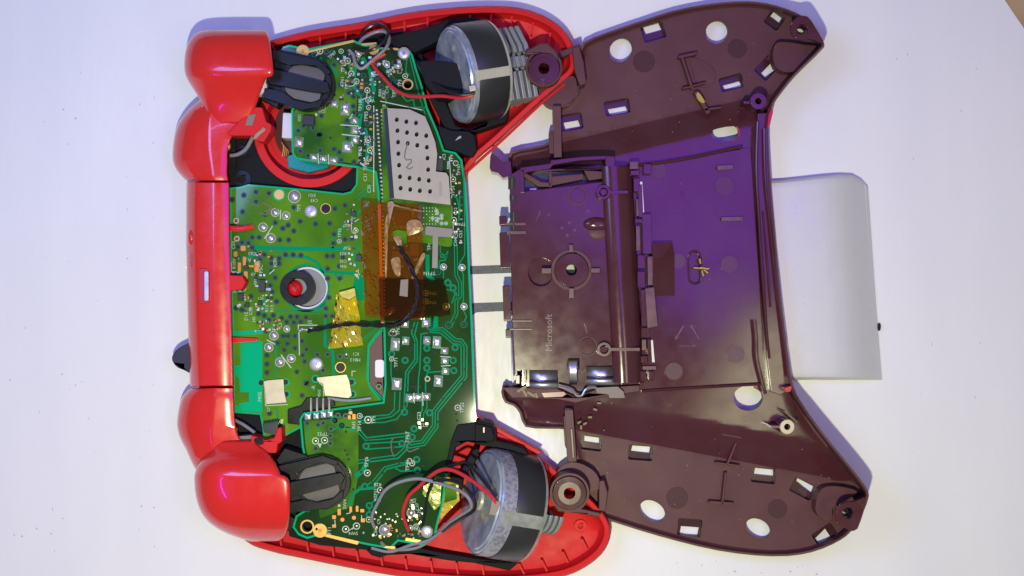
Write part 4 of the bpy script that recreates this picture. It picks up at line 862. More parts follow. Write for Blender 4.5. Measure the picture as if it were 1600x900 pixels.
# ================================================================== RUMBLE MOTORS
def motor(name_label, fx, fy, zf, ang, tilt, R, L, gap, wcfg):
    root = thing('rumble_motor', name_label, 'motor', fx+20, fy, 'rumble motors of the controller')
    c = W(fx, fy, zf)
    ax = Vector((cos(radians(ang))*cos(radians(tilt)), sin(radians(ang))*cos(radians(tilt)), -sin(radians(tilt))))  # away from the face
    up = Vector((0, 0, 1)); e1 = ax.cross(up).normalized(); e2 = e1.cross(ax).normalized()   # e2 = mostly up
    def Q(t, r, a): return c+ax*t*S+(e1*cos(a)+e2*sin(a))*r*S
    def cyl(m, t0, t1, r0, r1, a0=0, a1=2*pi, n=48, mi=0):
        k = max(4, int(n*(a1-a0)/(2*pi))); rows = [[Q(t, r, a0+(a1-a0)*i/k) for i in range(k+1)] for t, r in ((t0, r0), (t1, r1))]
        m.grid(rows, mi, world=True)
    def disc(m, t, r, mi=0, n=48): m.add([Q(t, r, 2*pi*i/n) for i in range(n)], [tuple(range(n))], mi)
    m = MB(); cyl(m, 3, L, R, R); cyl(m, 0, 3, R-3, R); disc(m, 0, R-3); cyl(m, L, L+3, R, R-4); disc(m, L+3, R-4)
    can = m.build('motor_can', 'motor', root, smooth='fix', angle=30)
    # raised face, vents and terminal cap
    m = MB(); cyl(m, -2.5, 0, R*.90, R*.92); disc(m, -2.5, R*.90); m.build('end_plate', 'motor', root, smooth='fix', angle=30)
    for a, r in ((gap['v1'], .62), (gap['v2'], .40), (gap['v3'], .66)):
        m = MB(); cc = a; n = 14
        m.add([Q(-2.9, 0, 0)+(e1*cos(cc)+e2*sin(cc))*R*r*S+(e1*cos(q)*5+e2*sin(q)*8)*S for q in [2*pi*i/n for i in range(n)]], [tuple(range(n))]); m.build('vent_plug', 'strap', root)
    m = MB(); cyl(m, -6, -2, R*.17, R*.2, n=20); disc(m, -6, R*.17, n=20); m.build('bearing', 'strap', root, smooth='fix', angle=30)
    # wrap in two arcs with the bare strap between
    g0, g1 = gap['a']
    for a0, a1 in ((g1, g1+gap['top']), (g0-gap['bot'], g0)):
        m = MB(); t0 = L*gap['t0']; rows = []
        k = 26
        for t, r in ((t0, R+.1), (t0, R+2.6), (t0+.8, R+3), (L-2, R+3), (L-1.2, R+2.6), (L-1.2, R+.1)): rows.append([Q(t, r, a0+(a1-a0)*i/k) for i in range(k+1)])
        m.grid(rows, world=True); m.build('black_wrap', 'blackm', root, smooth='fix', angle=35)
    m = MB(); cyl(m, 1, L*gap['t0']-.5, R+1.4, R+1.4, g0-1.4, g1+1.6); m.build('can_rim', gap['rim'], root, smooth='fix', angle=30)
    m = MB(); cyl(m, 1, L+1, R+1.7, R+1.7, g0-.01, g1+.01); cyl(m, L-.6, L+3.4, R+3.4, R+2.5, g0-2, g1+2.2)
    m.build('steel_strap', gap['strap'], root, smooth='fix', angle=30)
    # shaft and weight
    m = MB(); cyl(m, L, L+wcfg['gap']+30, 4, 4, n=14); m.build('shaft', 'steel', root, smooth='fix', angle=30)
    t = L+3+wcfg['gap']
    for i in range(wcfg['n']):
        m = MB(); hw, lo, hi, th = wcfg['hw'], wcfg['lo'], wcfg['hi'], wcfg['th']
        # plate outline in (e1, e2): a fan
        if wcfg['fan']:
            o_ = [(lo*.9, -hw), (lo, hw*.55), (lo*.4, hw), (-13, hw), (-12, hw-9), (-8, hw-9), (-7, hw), (9, hw), (10, hw-9), (14, hw-9), (15, hw), (hi, hw*.8), (hi*1.02, -hw)]
        else:
            o_ = [(wcfg['r']*cos(q)*1.0, wcfg['r']*sin(q)) for q in [radians(wcfg['q0']+(wcfg['q1']-wcfg['q0'])*j/16) for j in range(17)]]
            o_ += [(6*cos(q), 6*sin(q)) for q in [radians(wcfg['q1']+20*j) for j in range(5)]]
        a_ = [c+ax*t*S+(e1*x+e2*y)*S for x, y in o_]; b_ = [p+ax*th*S for p in a_]; n = len(o_)
        m.add(a_+b_, [tuple(range(n)), tuple(range(2*n-1, n-1, -1))]+[(i_, (i_+1) % n, n+(i_+1) % n, n+i_) for i_ in range(n)])
        m.build('weight_plate', 'weight', root, bevel=1.2)
        t += th+wcfg['sp']
    m = MB(); 
    if wcfg['fan']:
        for x0, x1 in ((wcfg['lo']*.15, wcfg['hi']*.12),):
            m.add([c+ax*tt*S+(e1*x+e2*(wcfg['hw']-5))*S for tt in (L+5, t-1) for x in (x0, x1)], [(0, 1, 3, 2)]); 
        m.build('weight_band', 'weight', root)
    return root, Q
mtop, Qt = motor('upper rumble motor in black wrap with a broad finned weight beside it', 710, 118, 86, 14, 24, 71, 56,
      dict(a=(radians(100-32), radians(100-21)), top=radians(86), bot=radians(80), t0=.13, rim='motor', strap='strap', v1=radians(140), v2=radians(100), v3=radians(60)), dict(gap=9, n=5, hw=34, lo=-56, hi=56, th=6.4, sp=3.6, fan=True))
mbot, Qb = motor('lower rumble motor with pitted zinc rim and a small four plate weight', 752, 782, 86, -14, 22, 78, 67,
      dict(a=(radians(82), radians(96)), top=radians(88), bot=radians(84), t0=.34, rim='pitted', strap='zincgrey', v1=radians(130), v2=radians(60), v3=radians(100)), dict(gap=12, n=5, hw=20, lo=-30, hi=30, th=5.6, sp=3.2, fan=False, r=34, q0=95, q1=-85))
def wire(par, pts, r, mt, name='wire', sm=8):
    m = MB(); m.tube(pts, r, smooth=sm); return m.build(name, mt, par, smooth=True)
wire(mtop, [(602, 84, 80), (585, 94, 82), (583, 102, 82), (598, 120, 88), (615, 138, 92), (635, 149, 98), (660, 151, 108), (690, 150, 122), (720, 153, 136), (740, 149, 140)], 2.6, 'wred')
wire(mtop, [(640, 84, 64), (652, 100, 70), (668, 122, 100), (690, 138, 124), (712, 147, 138), (730, 148, 140), (742, 145, 140)], 2.3, 'wblack')
B('terminal', 'tin2', mtop, 733, 133, 744, 142, 146, 130, 1, rot=-12)
wire(mbot, [(640, 832, 74), (634, 818, 84), (630, 800, 92), (638, 776, 98), (655, 760, 104), (672, 744, 110), (690, 734, 116), (708, 735, 124), (730, 746, 134), (752, 762, 144), (768, 776, 150), (775, 786, 150)], 2.8, 'wred')
wire(mbot, [(660, 752, 88), (690, 735, 96), (712, 726, 108), (728, 722, 120), (744, 738, 136), (762, 760, 148), (776, 776, 152)], 2.3, 'wblack')
wire(mbot, [(640, 832, 76), (630, 800, 84), (642, 772, 92), (662, 757, 98), (676, 752, 96), (668, 775, 90), (664, 800, 84), (660, 822, 78)], 2.2, 'wblack')
wire(mbot, [(585, 824, 74), (581, 808, 82), (590, 786, 92), (603, 765, 100), (625, 753, 106), (655, 748, 112), (685, 755, 122), (715, 765, 138), (732, 778, 146), (736, 794, 140), (718, 806, 124), (700, 818, 100), (680, 838, 70), (650, 856, 62), (612, 858, 62), (596, 848, 76)], 2.6, 'wgrey')
wire(mbot, [(676, 752, 118), (700, 750, 128), (722, 758, 140), (740, 778, 150), (741, 796, 146), (725, 808, 130), (706, 820, 104), (692, 830, 84)], 2.6, 'wblack')
wire(mbot, [(690, 830, 84), (670, 844, 74), (640, 852, 68), (610, 862, 60), (580, 856, 66)], 2.4, 'wgrey')
B('terminal', 'beiged', mbot, 766, 782, 780, 806, 152, 138, 1, rot=12)
wire(mtop, [(545, 78, 78), (552, 86, 80), (556, 100, 84), (565, 107, 82), (580, 96, 82), (602, 76, 80), (608, 60, 72), (602, 50, 66), (588, 50, 64), (570, 58, 68), (562, 66, 74)], 2.6, 'wgrey')
wire(mtop, [(552, 74, 80), (568, 80, 84), (586, 76, 88), (602, 62, 84), (606, 48, 74), (590, 38, 66), (572, 46, 64), (564, 60, 68)], 2.4, 'wblack')
wire(mtop, [(610, 74, 80), (616, 88, 78), (618, 100, 74)], 2.2, 'wblack')

# ================================================================== MAROON REAR SHELL
rear = thing('controller_rear_shell', 'empty maroon rear shell of the controller, inside up, with screw posts', 'controller shell', 1060, 430)
# outline with rim height as third value
o_r = [(912, 66, 44), (950, 50, 42), (1000, 33, 42), (1050, 17, 42), (1100, 7, 42), (1150, 2, 44), (1185, 3, 48), (1215, 9, 56), (1240, 18, 70), (1252, 24, 86), (1262, 27, 94), (1275, 46, 94), (1288, 68, 92), (1284, 78, 90), (1262, 100, 80), (1240, 122, 70), (1222, 144, 64), (1208, 164, 60), (1202, 180, 58), (1201, 220, 58),
       (1204, 280, 58), (1210, 350, 58), (1217, 430, 60), (1226, 510, 62), (1235, 580, 66), (1240, 604, 70), (1252, 628, 78), (1280, 668, 90), (1320, 718, 98), (1350, 756, 100), (1358, 774, 100), (1350, 798, 98), (1340, 826, 96), (1330, 830, 90), (1322, 838, 74), (1300, 851, 58), (1268, 863, 50), (1230, 869, 46), (1180, 868, 44),
       (1120, 860, 42), (1060, 846, 42), (1000, 829, 42), (950, 813, 42), (912, 802, 42), (908, 780, 36), (906, 740, 36), (900, 712, 36), (896, 690, 36), (888, 672, 36), (856, 670, 40), (821, 667, 44), (812, 646, 46), (802, 634, 46), (789, 629, 46), (783, 612, 44), (790, 598, 40), (806, 598, 36), (806, 500, 34), (804, 400, 34), (800, 290, 34),
       (796, 262, 36), (797, 238, 44), (830, 230, 44), (862, 221, 44), (866, 200, 38), (868, 172, 36), (884, 160, 34), (898, 142, 34), (904, 110, 34), (906, 86, 38)]
def resample(o, step=9):
    out = []
    n = len(o)
    for i in range(n):
        a, b = o[i], o[(i+1) % n]; L = hypot(b[0]-a[0], b[1]-a[1]); k = max(1, int(L/step))
        for j in range(k): t = j/k; out.append(tuple(p+(q-p)*t for p, q in zip(a, b)))
    return out
o_r = closed_spline(o_r, 2)
FZ = 20.0
o_r = [(p[0], p[1], p[2]-9 if p[2] < 60 else (p[2]+20*min(1, max(0, (p[0]-1236)/30)) if p[1] > 590 and p[1] < 790 else p[2])) for p in o_r]
def ytop(x): return 216-(x-905)*.236
def ybot(x): return 672+(x-900)*.19
def zfl(x, y):
    # bowl of the two grips with a raised saddle between
    z = FZ
    a, b = ytop(x), ybot(x)
    if y > a and y < b:
        u = min(1, (y-a)/38, (b-y)/46); u = max(0, u); z = FZ+17*u
    if x > 1190: z += 0
    return z
rows_ = [(0, -1e9), ]
mb = MB(); n = len(o_r)
def ring(d, fz):
    r = inset(o_r, d) if d else o_r
    return [(p[0], p[1], fz(p)) for p in r]
R_ = [ring(10, lambda p: 8), ring(3, lambda p: 20), ring(0, lambda p: p[2]-3), ring(0.6, lambda p: p[2]), ring(3.2, lambda p: p[2]), ring(4.2, lambda p: p[2]-1.5), ring(5.4, lambda p: p[2]*.6+FZ*.4), ring(7.4, lambda p: p[2]*.2+FZ*.8), ring(10, lambda p: zfl(p[0], p[1]))]
for a, b in zip(R_[:-1], R_[1:]):
    mb.add([W(*p) for p in a]+[W(*p) for p in b], [(i, (i+1) % n, n+(i+1) % n, n+i) for i in range(n)], 0)
# floor with openings, gently bowled, on a dense triangulation
from mathutils.geometry import delaunay_2d_cdt
ovals = [ell(970, 78, 17, 20, 26, 32), ell(1120, 50, 17, 19, 26, 35), ell(1020, 799, 22, 15, 26, 35), ell(1185, 826, 21, 14, 26, 30)]
rects = [[(1004, 42), (1028, 35), (1034, 47), (1009, 54)], [(1205, 14), (1211, 16), (1223, 25), (1220, 35), (1215, 37), (1202, 25)], [(1189, 115), (1206, 97), (1213, 108), (1195, 121)], [(1129, 134), (1155, 127), (1159, 135), (1132, 140)], [(949, 171), (977, 166), (981, 175), (953, 180)], [(880, 192), (903, 188), (907, 198), (884, 204)],
         [(913, 681), (936, 684), (936, 693), (913, 690)], [(988, 696), (1016, 698), (1014, 708), (986, 705)], [(1180, 731), (1208, 734), (1208, 744), (1178, 741)], [(1246, 747), (1271, 760), (1267, 770), (1244, 752)], [(1289, 826), (1297, 838), (1281, 851), (1273, 842)], [(1064, 822), (1092, 824), (1089, 838), (1062, 834)],
         [(927, 768), (937, 764), (937, 787), (925, 783)], [(882, 90), (894, 84), (902, 116), (890, 112)]]
slots = [closed_spline([(1113, 205), (1122, 200), (1148, 196), (1154, 204), (1152, 216), (1140, 220), (1120, 223), (1113, 216)], 2), ell(1169, 622, 23, 20, 22)]
def pocket(q, sgn):
    a = math.atan2(q[1][1]-q[0][1], q[1][0]-q[0][0]); cx_ = sum(p[0] for p in q)/4 if len(q) == 4 else sum(p[0] for p in q)/len(q); cy_ = sum(p[1] for p in q)/len(q)
    L = [((p[0]-cx_)*cos(a)+(p[1]-cy_)*sin(a), -(p[0]-cx_)*sin(a)+(p[1]-cy_)*cos(a)) for p in q]
    x0, x1 = min(p[0] for p in L)-4, max(p[0] for p in L)+5; y0, y1 = min(p[1] for p in L)-1.5, max(p[1] for p in L)+1.5
    if sgn*cos(a) > 0: y1 += 11
    else: y0 -= 11
    return [(cx_+x*cos(a)-y*sin(a), cy_+x*sin(a)+y*cos(a)) for x, y in rrect(x0, y0, x1, y1, 3.5, 3)]
rects[1] = [(1211, 16), (1223, 25), (1217, 36), (1203, 26)]
psg = [1, 1, -1, -1, -1, -1, 1, 1, 1, 1, -1, -1]
pockets = [pocket(q, psg[i]) for i, q in enumerate(rects[:12])]
lugs = [ell(1251, 49, 6.5, 6, 16), ell(1320, 800, 7, 7, 16)]
openings = ovals+pockets+slots+lugs
bnd = [(p[0], p[1]) for p in R_[-1]]
verts = []; edges = []
for lp in [bnd]+openings:
    b0 = len(verts); verts += [Vector((p[0], p[1])) for p in lp]; edges += [(b0+i, b0+(i+1) % len(lp)) for i in range(len(lp))]
for gx in range(790, 1360, 9):
    for gy in range(4, 872, 9):
        if inpoly(gx, gy, bnd) and not any(inpoly(gx, gy, h) for h in openings): verts.append(Vector((gx+.3, gy+.2)))
def crease(f, x0, x1):
    pts = [(x, f(x)) for x in range(x0, x1, 6)]; pts = [p for p in pts if inpoly(p[0], p[1], inset(bnd, 2)) and not any(inpoly(p[0], p[1], inset(h, -2)) for h in openings)]
    b0 = len(verts); verts.extend(Vector(p) for p in pts)
    edges.extend((b0+i, b0+i+1) for i in range(len(pts)-1) if pts[i+1][0]-pts[i][0] < 8)
crease(ytop, 880, 1200); crease(ybot, 892, 1300)
res = delaunay_2d_cdt(verts, edges, [], 0, .01)
vo, fo = res[0], res[2]
keep = []
for f in fo:
    cx_ = sum(vo[i].x for i in f)/len(f); cy_ = sum(vo[i].y for i in f)/len(f)
    if inpoly(cx_, cy_, bnd) and not any(inpoly(cx_, cy_, h) for h in openings): keep.append(tuple(reversed(f)))
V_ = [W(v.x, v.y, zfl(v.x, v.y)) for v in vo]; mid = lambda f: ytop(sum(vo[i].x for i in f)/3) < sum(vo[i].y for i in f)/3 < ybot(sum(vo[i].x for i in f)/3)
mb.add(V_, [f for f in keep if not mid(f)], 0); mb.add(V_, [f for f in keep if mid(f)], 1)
for h in openings:
    k = len(h); up_ = [W(x, y, zfl(x, y)) for x, y in h]; lo_ = [Vector((v.x, v.y, v.z-(15 if h in pockets else 8)*S)) for v in up_]
    mb.add(up_+lo_, [(i, (i+1) % k, k+(i+1) % k, k+i) for i in range(k)], 0)
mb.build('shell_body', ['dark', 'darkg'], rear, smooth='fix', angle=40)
# raised sockets round the clip openings
def socket(pts, grow=5, side=0, h=9):
    c_x = sum(p[0] for p in pts)/len(pts); c_y = sum(p[1] for p in pts)/len(pts)
    o2 = inset(pts, -grow); o2 = [(x, y+side) for x, y in o2]
    hull = o2
    P('clip_socket', 'dark', rear, o2, FZ+2.2, FZ-1, 0, holes=[inset(pts, -.4)])
    w_ = max(p[0] for p in pts)-min(p[0] for p in pts)
    yy = (max(p[1] for p in pts)+8) if side > 0 else (min(p[1] for p in pts)-8)
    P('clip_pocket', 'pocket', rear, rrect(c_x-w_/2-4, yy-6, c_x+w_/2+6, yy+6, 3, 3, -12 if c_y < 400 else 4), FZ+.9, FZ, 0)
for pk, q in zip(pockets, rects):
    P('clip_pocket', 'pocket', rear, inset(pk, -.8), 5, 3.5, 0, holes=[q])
for i, q in enumerate([]):
    socket(q, 5.5, (2 if q[0][1] < 60 else (-2 if (q[0][1] < 300 or q[0][1] > 800) else 3)), 8 if i not in (3, 4, 5) else 11)
for e in ovals:
    MB().prism(inset(e, -2.0), FZ+.6, FZ, [e]).build('oval_lip', 'dark', rear)
for x, y, r in ((1006, 96, 17), (1152, 76, 15), (1058, 778, 17), (1215, 795, 15)):
    MB().disc(x, y, r, FZ+.7, FZ, n=30).build('moulding_mark', 'dimm', rear, bevel=.4)

# screw posts
def post(x, y, r, z, hole, par=rear, lab=None, body=True, flat='darkg'):
    m = MB(); m.disc(x, y, r, z, 62 if z > 80 else 14, hole=hole, n=36); o = m.build('screw_post', flat, par, bevel=2.0, seg=3, label=lab); return o
for px_, py_, mt9 in ((850, 107, 'darkg'), (890, 771, 'pale')): MB().disc(px_, py_, 18, 93.2, 88, hole=9, n=32).build('post_ring', mt9, rear, bevel=.5)  # lower ring is lighter: lamp reflection put into its colour
post(850, 107, 24, 92, 8.5, lab='post with violet glint above the red shell'); post(890, 771, 26, 92, 9, lab='post with sheen painted on its ring, beside the lower motor')
m = MB(); m.disc(850, 106, 29, 84, 62, hole=25, n=36); m.build('post_collar', 'dark', rear, bevel=1.5)
m = MB(); m.disc(890, 770, 31, 84, 58, hole=27, n=36); m.build('post_collar', 'dark', rear, bevel=1.5)
P('post_wing', 'dark', rear, [(842, 68), (856, 67), (872, 84), (872, 96), (844, 84), (822, 86), (820, 80)], 88, 40, 2)
P('post_wing', 'dark', rear, [(868, 84), (906, 68), (908, 76), (872, 92)], 52, 30, 1)
P('post_web', 'dark', rear, closed_spline([(840, 132), (870, 128), (895, 118), (902, 134), (898, 152), (884, 164), (866, 168), (850, 160)], 3), 46, 20, 3)
P('post_web', 'dark', rear, closed_spline([(872, 734), (890, 722), (912, 726), (932, 740), (938, 762), (920, 770), (900, 760), (872, 752)], 3), 50, 20, 3)
P('post_web', 'dark', rear, [(894, 74), (905, 72), (912, 96), (916, 130), (906, 134), (898, 112)], 56, 18, 1.5)
P('post_web', 'dark', rear, [(936, 752), (944, 750), (950, 770), (946, 800), (936, 798)], 56, 18, 1.5)
P('post_web', 'dark', rear, [(866, 792), (906, 794), (940, 802), (936, 808), (900, 802), (872, 800)], 60, 20, 1.5)
m = MB(); m.tube([(878, 167, 46), (890, 162, 46), (900, 150, 46), (904, 134, 46)], 1.5); m.build('post_edge', 'pale', rear, smooth=True)
# corner lugs with holes
m = MB(); m.prism(closed_spline([(1248, 26), (1262, 26), (1275, 44), (1287, 66), (1280, 66), (1268, 61), (1252, 62), (1240, 56), (1236, 44), (1240, 32)], 3), 96, 88, [ell(1254, 47, 9, 8.5, 20)], bottom=True); m.build('corner_lug', 'darkg', rear, bevel=2, label='lug at the upper grip tip')
m = MB(); m.prism(closed_spline([(1312, 790), (1322, 785), (1336, 784), (1354, 776), (1352, 786), (1344, 812), (1338, 827), (1326, 828), (1310, 818), (1306, 802)], 3), 98, 90, [ell(1325, 802, 9, 9, 20)], bottom=True); m.build('corner_lug', 'darkg', rear, bevel=2, label='lug at the lower grip tip')
P('grip_tip_web', 'dark', rear, closed_spline([(1212, 68), (1232, 66), (1256, 70), (1280, 74), (1264, 92), (1240, 112), (1216, 108), (1208, 90)], 3), 42, 20, 6, seg=3)
P('grip_tip_web', 'dark', rear, closed_spline([(1284, 764), (1310, 760), (1340, 768), (1322, 782), (1302, 792), (1300, 812), (1286, 812), (1274, 795)], 3), 44, 20, 6, seg=3)
post(1185, 158, 12.5, 66, 5); B('post_fin', 'darkg', rear, 1162, 158, 1174, 162, 62, 30, .8)
post(1230, 667, 12.5, 70, 5); B('post_fin', 'pale', rear, 1205, 665, 1219, 669, 68, 30, .8)
B('post_fin', 'pale', rear, 1222, 650, 1250, 653, 62, 30, .8, rot=42)
MB().disc(1230, 667, 11, 73, 64, hole=5, n=24).build('post_sheen_disc', 'tin2', rear)  # added disc: lamp sheen on the plastic post, drawn as a tin ring
# grip cross ribs
for q, rot in (((1072, 88, 1076, 140), -18), ((1066, 132, 1104, 135), -14), ((1060, 84, 1090, 88), -12), ((1094, 140, 1100, 180), -32), ((1100, 168, 1128, 171), -8)): B('cross_rib', 'dark', rear, *q, FZ+14, FZ-1, .8, rot=rot)
for q, rot in (((1130, 738, 1133, 790), 6), ((1108, 784, 1146, 788), 4), ((1118, 724, 1156, 727), 8), ((1142, 690, 1145, 728), 22), ((1128, 680, 1160, 683), 10)): B('cross_rib', 'dark', rear, *q, FZ+14, FZ-1, .8, rot=rot)
P('rib_pad', 'greyrub' if False else 'dark', rear, closed_spline([(1080, 90), (1100, 96), (1118, 112), (1112, 132), (1096, 136), (1086, 124)], 3), FZ+2, FZ, .5)

# centre plate (battery bay seen from inside)
plate = [(990, 262), (1090, 245), (1172, 231), (1180, 330), (1186, 430), (1190, 520), (1192, 598), (1090, 604), (1000, 611), (992, 500), (990, 400)]
P('bay_plate', 'darkg', rear, plate, 44, 24, 0, holes=[stad(1085, 402, 1086, 434, 9)])
P('bay_slot_floor', 'pocket', rear, stad(1085, 402, 1086, 434, 9.5), 36, 30, 0)
m = MB(); m.tube([(x, y, 44.3) for x, y in stad(1085, 402, 1086, 434, 10)+stad(1085, 402, 1086, 434, 10)[:1]], 1.4, smooth=0); m.build('slot_rim', 'darkg', rear, smooth=True)
for pts in ([(958, 263, 47), (1060, 250, 48), (1160, 229, 48)], [(1002, 611, 47), (1100, 605, 48), (1192, 600, 50)]):
    m = MB(); m.tube(pts, 2.2, smooth=4); m.build('bay_edge', 'darkg', rear, smooth=True)
for x, y, r in ((1029, 266, 14), (1132, 290, 16), (1140, 413, 15), (1060, 408, 13), (1150, 553, 15), (1053, 580, 15)):
    m = MB(); m.disc(x, y, r, 45.0, 44, hole=r-1.4, n=32); m.disc(x, y, r-1.6, 44.6, 44, n=28, mi=1); m.build('moulding_mark', ['darkg', 'darkm'], rear)
def outline_ribbon(name, pts, wd, z, mt='darkg', closed=True):
    m = MB(); m.ribbon(pts+([pts[0]] if closed else []), wd, z); return m.build(name, mt, rear)
# recycling triangles
for cx, cy, r, gaps in ((1058, 318, 20, 1), (1074, 526, 19, 0)):
    for k in range(3):
        a = radians(90+120*k+18); b = radians(90+120*k+102)
        p0 = (cx+r*cos(a), cy-r*sin(a)); p1 = (cx+r*cos(b), cy-r*sin(b)); mx, my = (p0[0]+p1[0])/2*1.0, (p0[1]+p1[1])/2
        m = MB(); m.prism([(p0[0]-1, p0[1]), (p0[0]+1, p0[1]+1), (p1[0]+1, p1[1]+1), (p1[0]-1, p1[1])], 45, 44)
        dx, dy = p1[0]-p0[0], p1[1]-p0[1]; L_ = hypot(dx, dy); dx /= L_; dy /= L_
        m.prism([(p1[0]-dx*7-dy*5, p1[1]-dy*7+dx*5), (p1[0]+dx, p1[1]+dy), (p1[0]-dx*7+dy*5, p1[1]-dy*7-dx*5), (p1[0]-dx*5.5+dy*3.4, p1[1]-dy*5.5-dx*3.4), (p1[0]-dx, p1[1]-dy), (p1[0]-dx*5.5-dy*3.4, p1[1]-dy*5.5+dx*3.4)], 45.2, 44)
        m.build('recycling_arrow', 'pale' if gaps == 0 else 'darkg', rear)
B('plate_tab', 'pale', rear, 1121, 258, 1146, 265, 52, 42, .8, rot=-3); B('plate_tab', 'pale', rear, 1127, 339, 1162, 345, 52, 42, .8, rot=-1)
# wedge
m = MB(); a_ = [(1018, 380, 62), (1050, 378, 56), (1036, 402, 60), (1020, 404, 64), (1020, 462, 60), (1054, 462, 46), (1054, 400, 46)]
m.add([W(*p) for p in a_], [(0, 3, 2, 1), (1, 2, 6), (2, 3, 4, 5, 6)]); m.build('bay_wedge', 'darkg', rear, smooth='fix', angle=8)
# crumbs
cr = MB(); random.seed(2)
for x, y, l, r_ in ((1100, 419, 12, 10), (1103, 424, 9, 40), (1098, 427, 9, 75), (1106, 420, 5, -20), (1091, 419, 14, 5), (1094, 408, 8, 80)):
    cr.box(x-l/2, y-1, x+l/2, y+1, 50+random.random()*3, 46, mi=0, rot=r_)
cr.build('debris', 'crumb', rear, kind='stuff')
cr = MB(); random.seed(4)
for i in range(90):
    x, y = random.uniform(930, 1300), random.choice([random.uniform(60, 230), random.uniform(620, 830)])
    if inpoly(x, y, inset(bnd, 8)) and not any(inpoly(x, y, h) for h in openings): cr.disc(x, y, random.uniform(.5, 1.2), FZ+1.4+16*(zfl(x, y) > FZ+1), FZ+.4, n=6)
for i in range(12): cr.disc(random.uniform(1000, 1180), random.uniform(260, 595), random.uniform(.4, 1), 45, 44, n=6)
for x, y in ((930, 640), (922, 652), (914, 662), (908, 668), (936, 630), (905, 660)): cr.box(x-3, y-1.5, x+3, y+1.5, 46, 40, rot=random.uniform(0, 180))
cr.build('dust_specks', 'glue', rear, kind='stuff')
P('seed_husk', 'crumb', rear, closed_spline([(1088, 146), (1092, 144), (1098, 152), (1102, 160), (1096, 160), (1090, 154)], 2), FZ+20, FZ+14, 1)

# right-hand spine with its grooves
sp = [(1184, 176), (1200, 176), (1199, 220), (1202, 290), (1209, 380), (1218, 460), (1228, 540), (1238, 606), (1220, 618), (1204, 612), (1198, 560), (1192, 470), (1186, 380), (1182, 280)]
P('spine', 'darkg', rear, sp, 50, 24, 1.5)
for pts, r, mt in (([(1184, 190, 54), (1182, 260, 54), (1186, 340, 54), (1192, 430, 54), (1198, 520, 54), (1202, 560, 54)], 2.2, 'darkg'), ([(1192, 330, 52), (1198, 400, 52), (1204, 480, 52)], 1.4, 'darkg'), ([(1202, 336, 52), (1208, 400, 52), (1214, 470, 52)], 1.4, 'darkg'),
                   ([(1194, 200, 56), (1196, 280, 56), (1204, 360, 56), (1214, 450, 57), (1224, 530, 58), (1232, 590, 60)], 1.8, 'darkg'), ([(1179, 500, 54), (1182, 530, 55), (1183, 560, 55), (1192, 600, 54), (1196, 615, 52)], 2.6, 'pale')):
    m = MB(); m.tube(pts, r); m.build('spine_rib', mt, rear, smooth=True)
P('red_overspray', 'redcut', rear, [(1201, 178), (1206, 168), (1208, 175), (1203, 196), (1199, 198)], 62, 50, .5)
P('red_overspray', 'redcut', rear, [(1226, 606), (1236, 603), (1238, 606), (1235, 612), (1228, 613)], 72, 50, .5)
for pts in ([(1151, 198), (1155, 206), (1153, 217), (1142, 222)], [(1178, 604), (1190, 612), (1194, 624), (1190, 634)], [(1148, 608), (1160, 602)]):
    m = MB(); m.tube([(a, b, FZ+15.5 if b < 300 else FZ+12) for a, b in pts], 1.7); m.build('red_overspray', 'redcut', rear, smooth=True)

# ---- battery block
blk = [(796, 272), (812, 262), (955, 262), (962, 256), (974, 268), (980, 300), (984, 400), (990, 520), (994, 575), (990, 596), (972, 602), (972, 572), (916, 572), (913, 578), (905, 578), (905, 560), (888, 560), (886, 580), (872, 580), (872, 578), (826, 578), (824, 606), (806, 604), (800, 520), (798, 400)]
win = [(818, 268), (948, 263), (948, 284), (818, 300)]
rowsb = []
# top face plus a rounded shoulder on the plate side
def bx(y): return 948+(y-262)*.055
P('battery_block', 'darkg', rear, [(796, 274), (812, 264), (bx(262), 262), (bx(572), 572), (916, 572), (913, 578), (905, 578), (905, 560), (888, 560), (886, 578), (872, 578), (826, 578), (804, 578), (801, 520), (798, 400)], 66, 30, 1.2, holes=[inset(win, 1)[::1], ell(845, 425, 20, 22, 26), ell(893, 422, 9, 9, 18)])
m = MB(); rows = []
for j in range(13):
    y = 260+j*(598-260)/12; x0 = bx(y)-1.5
    rows.append([(x0-6.5, y, 60)]+[(x0+11+30.5*sin(t), y, 45+32*cos(t)) for t in [radians(-35+9*k) for k in range(15)]]+[(x0+41.5, y, 28)])
m.grid(rows); m.build('cell_shoulder', 'darkg', rear, smooth='fix', angle=200)
P('block_end', 'darkg', rear, [(968, 575), (1004, 574), (1006, 600), (970, 602)], 40, 26, 1.5)
P('dimple_floor', 'darkg', rear, ell(845, 425, 20, 22, 26), 54, 50, 0)
P('window_floor', 'label', rear, win, 40, 34, 0)
for q in ([(858, 262), (862, 262), (862, 292), (858, 293)], [(862, 276), (912, 272), (912, 280), (862, 290)], [(912, 266), (948, 268), (946, 278), (920, 282)], [(818, 268), (846, 284), (862, 286), (860, 292), (842, 292), (818, 276)]): P('window_strut', 'dark', rear, q, 60, 38, 1)
m = MB(); m.box(828, 294, 838, 297, 42, 40); m.build('window_glint', 'steel', rear)
# window frame lips
for q in ([(812, 262), (856, 256), (862, 252), (864, 258), (860, 263), (816, 270)], [(860, 250), (904, 245), (948, 243), (950, 249), (906, 251), (862, 258)], [(946, 243), (960, 244), (960, 283), (948, 284)], [(812, 264), (818, 264), (819, 302), (813, 302)]): P('window_frame', 'darkg', rear, q, 74, 40, 1.2)
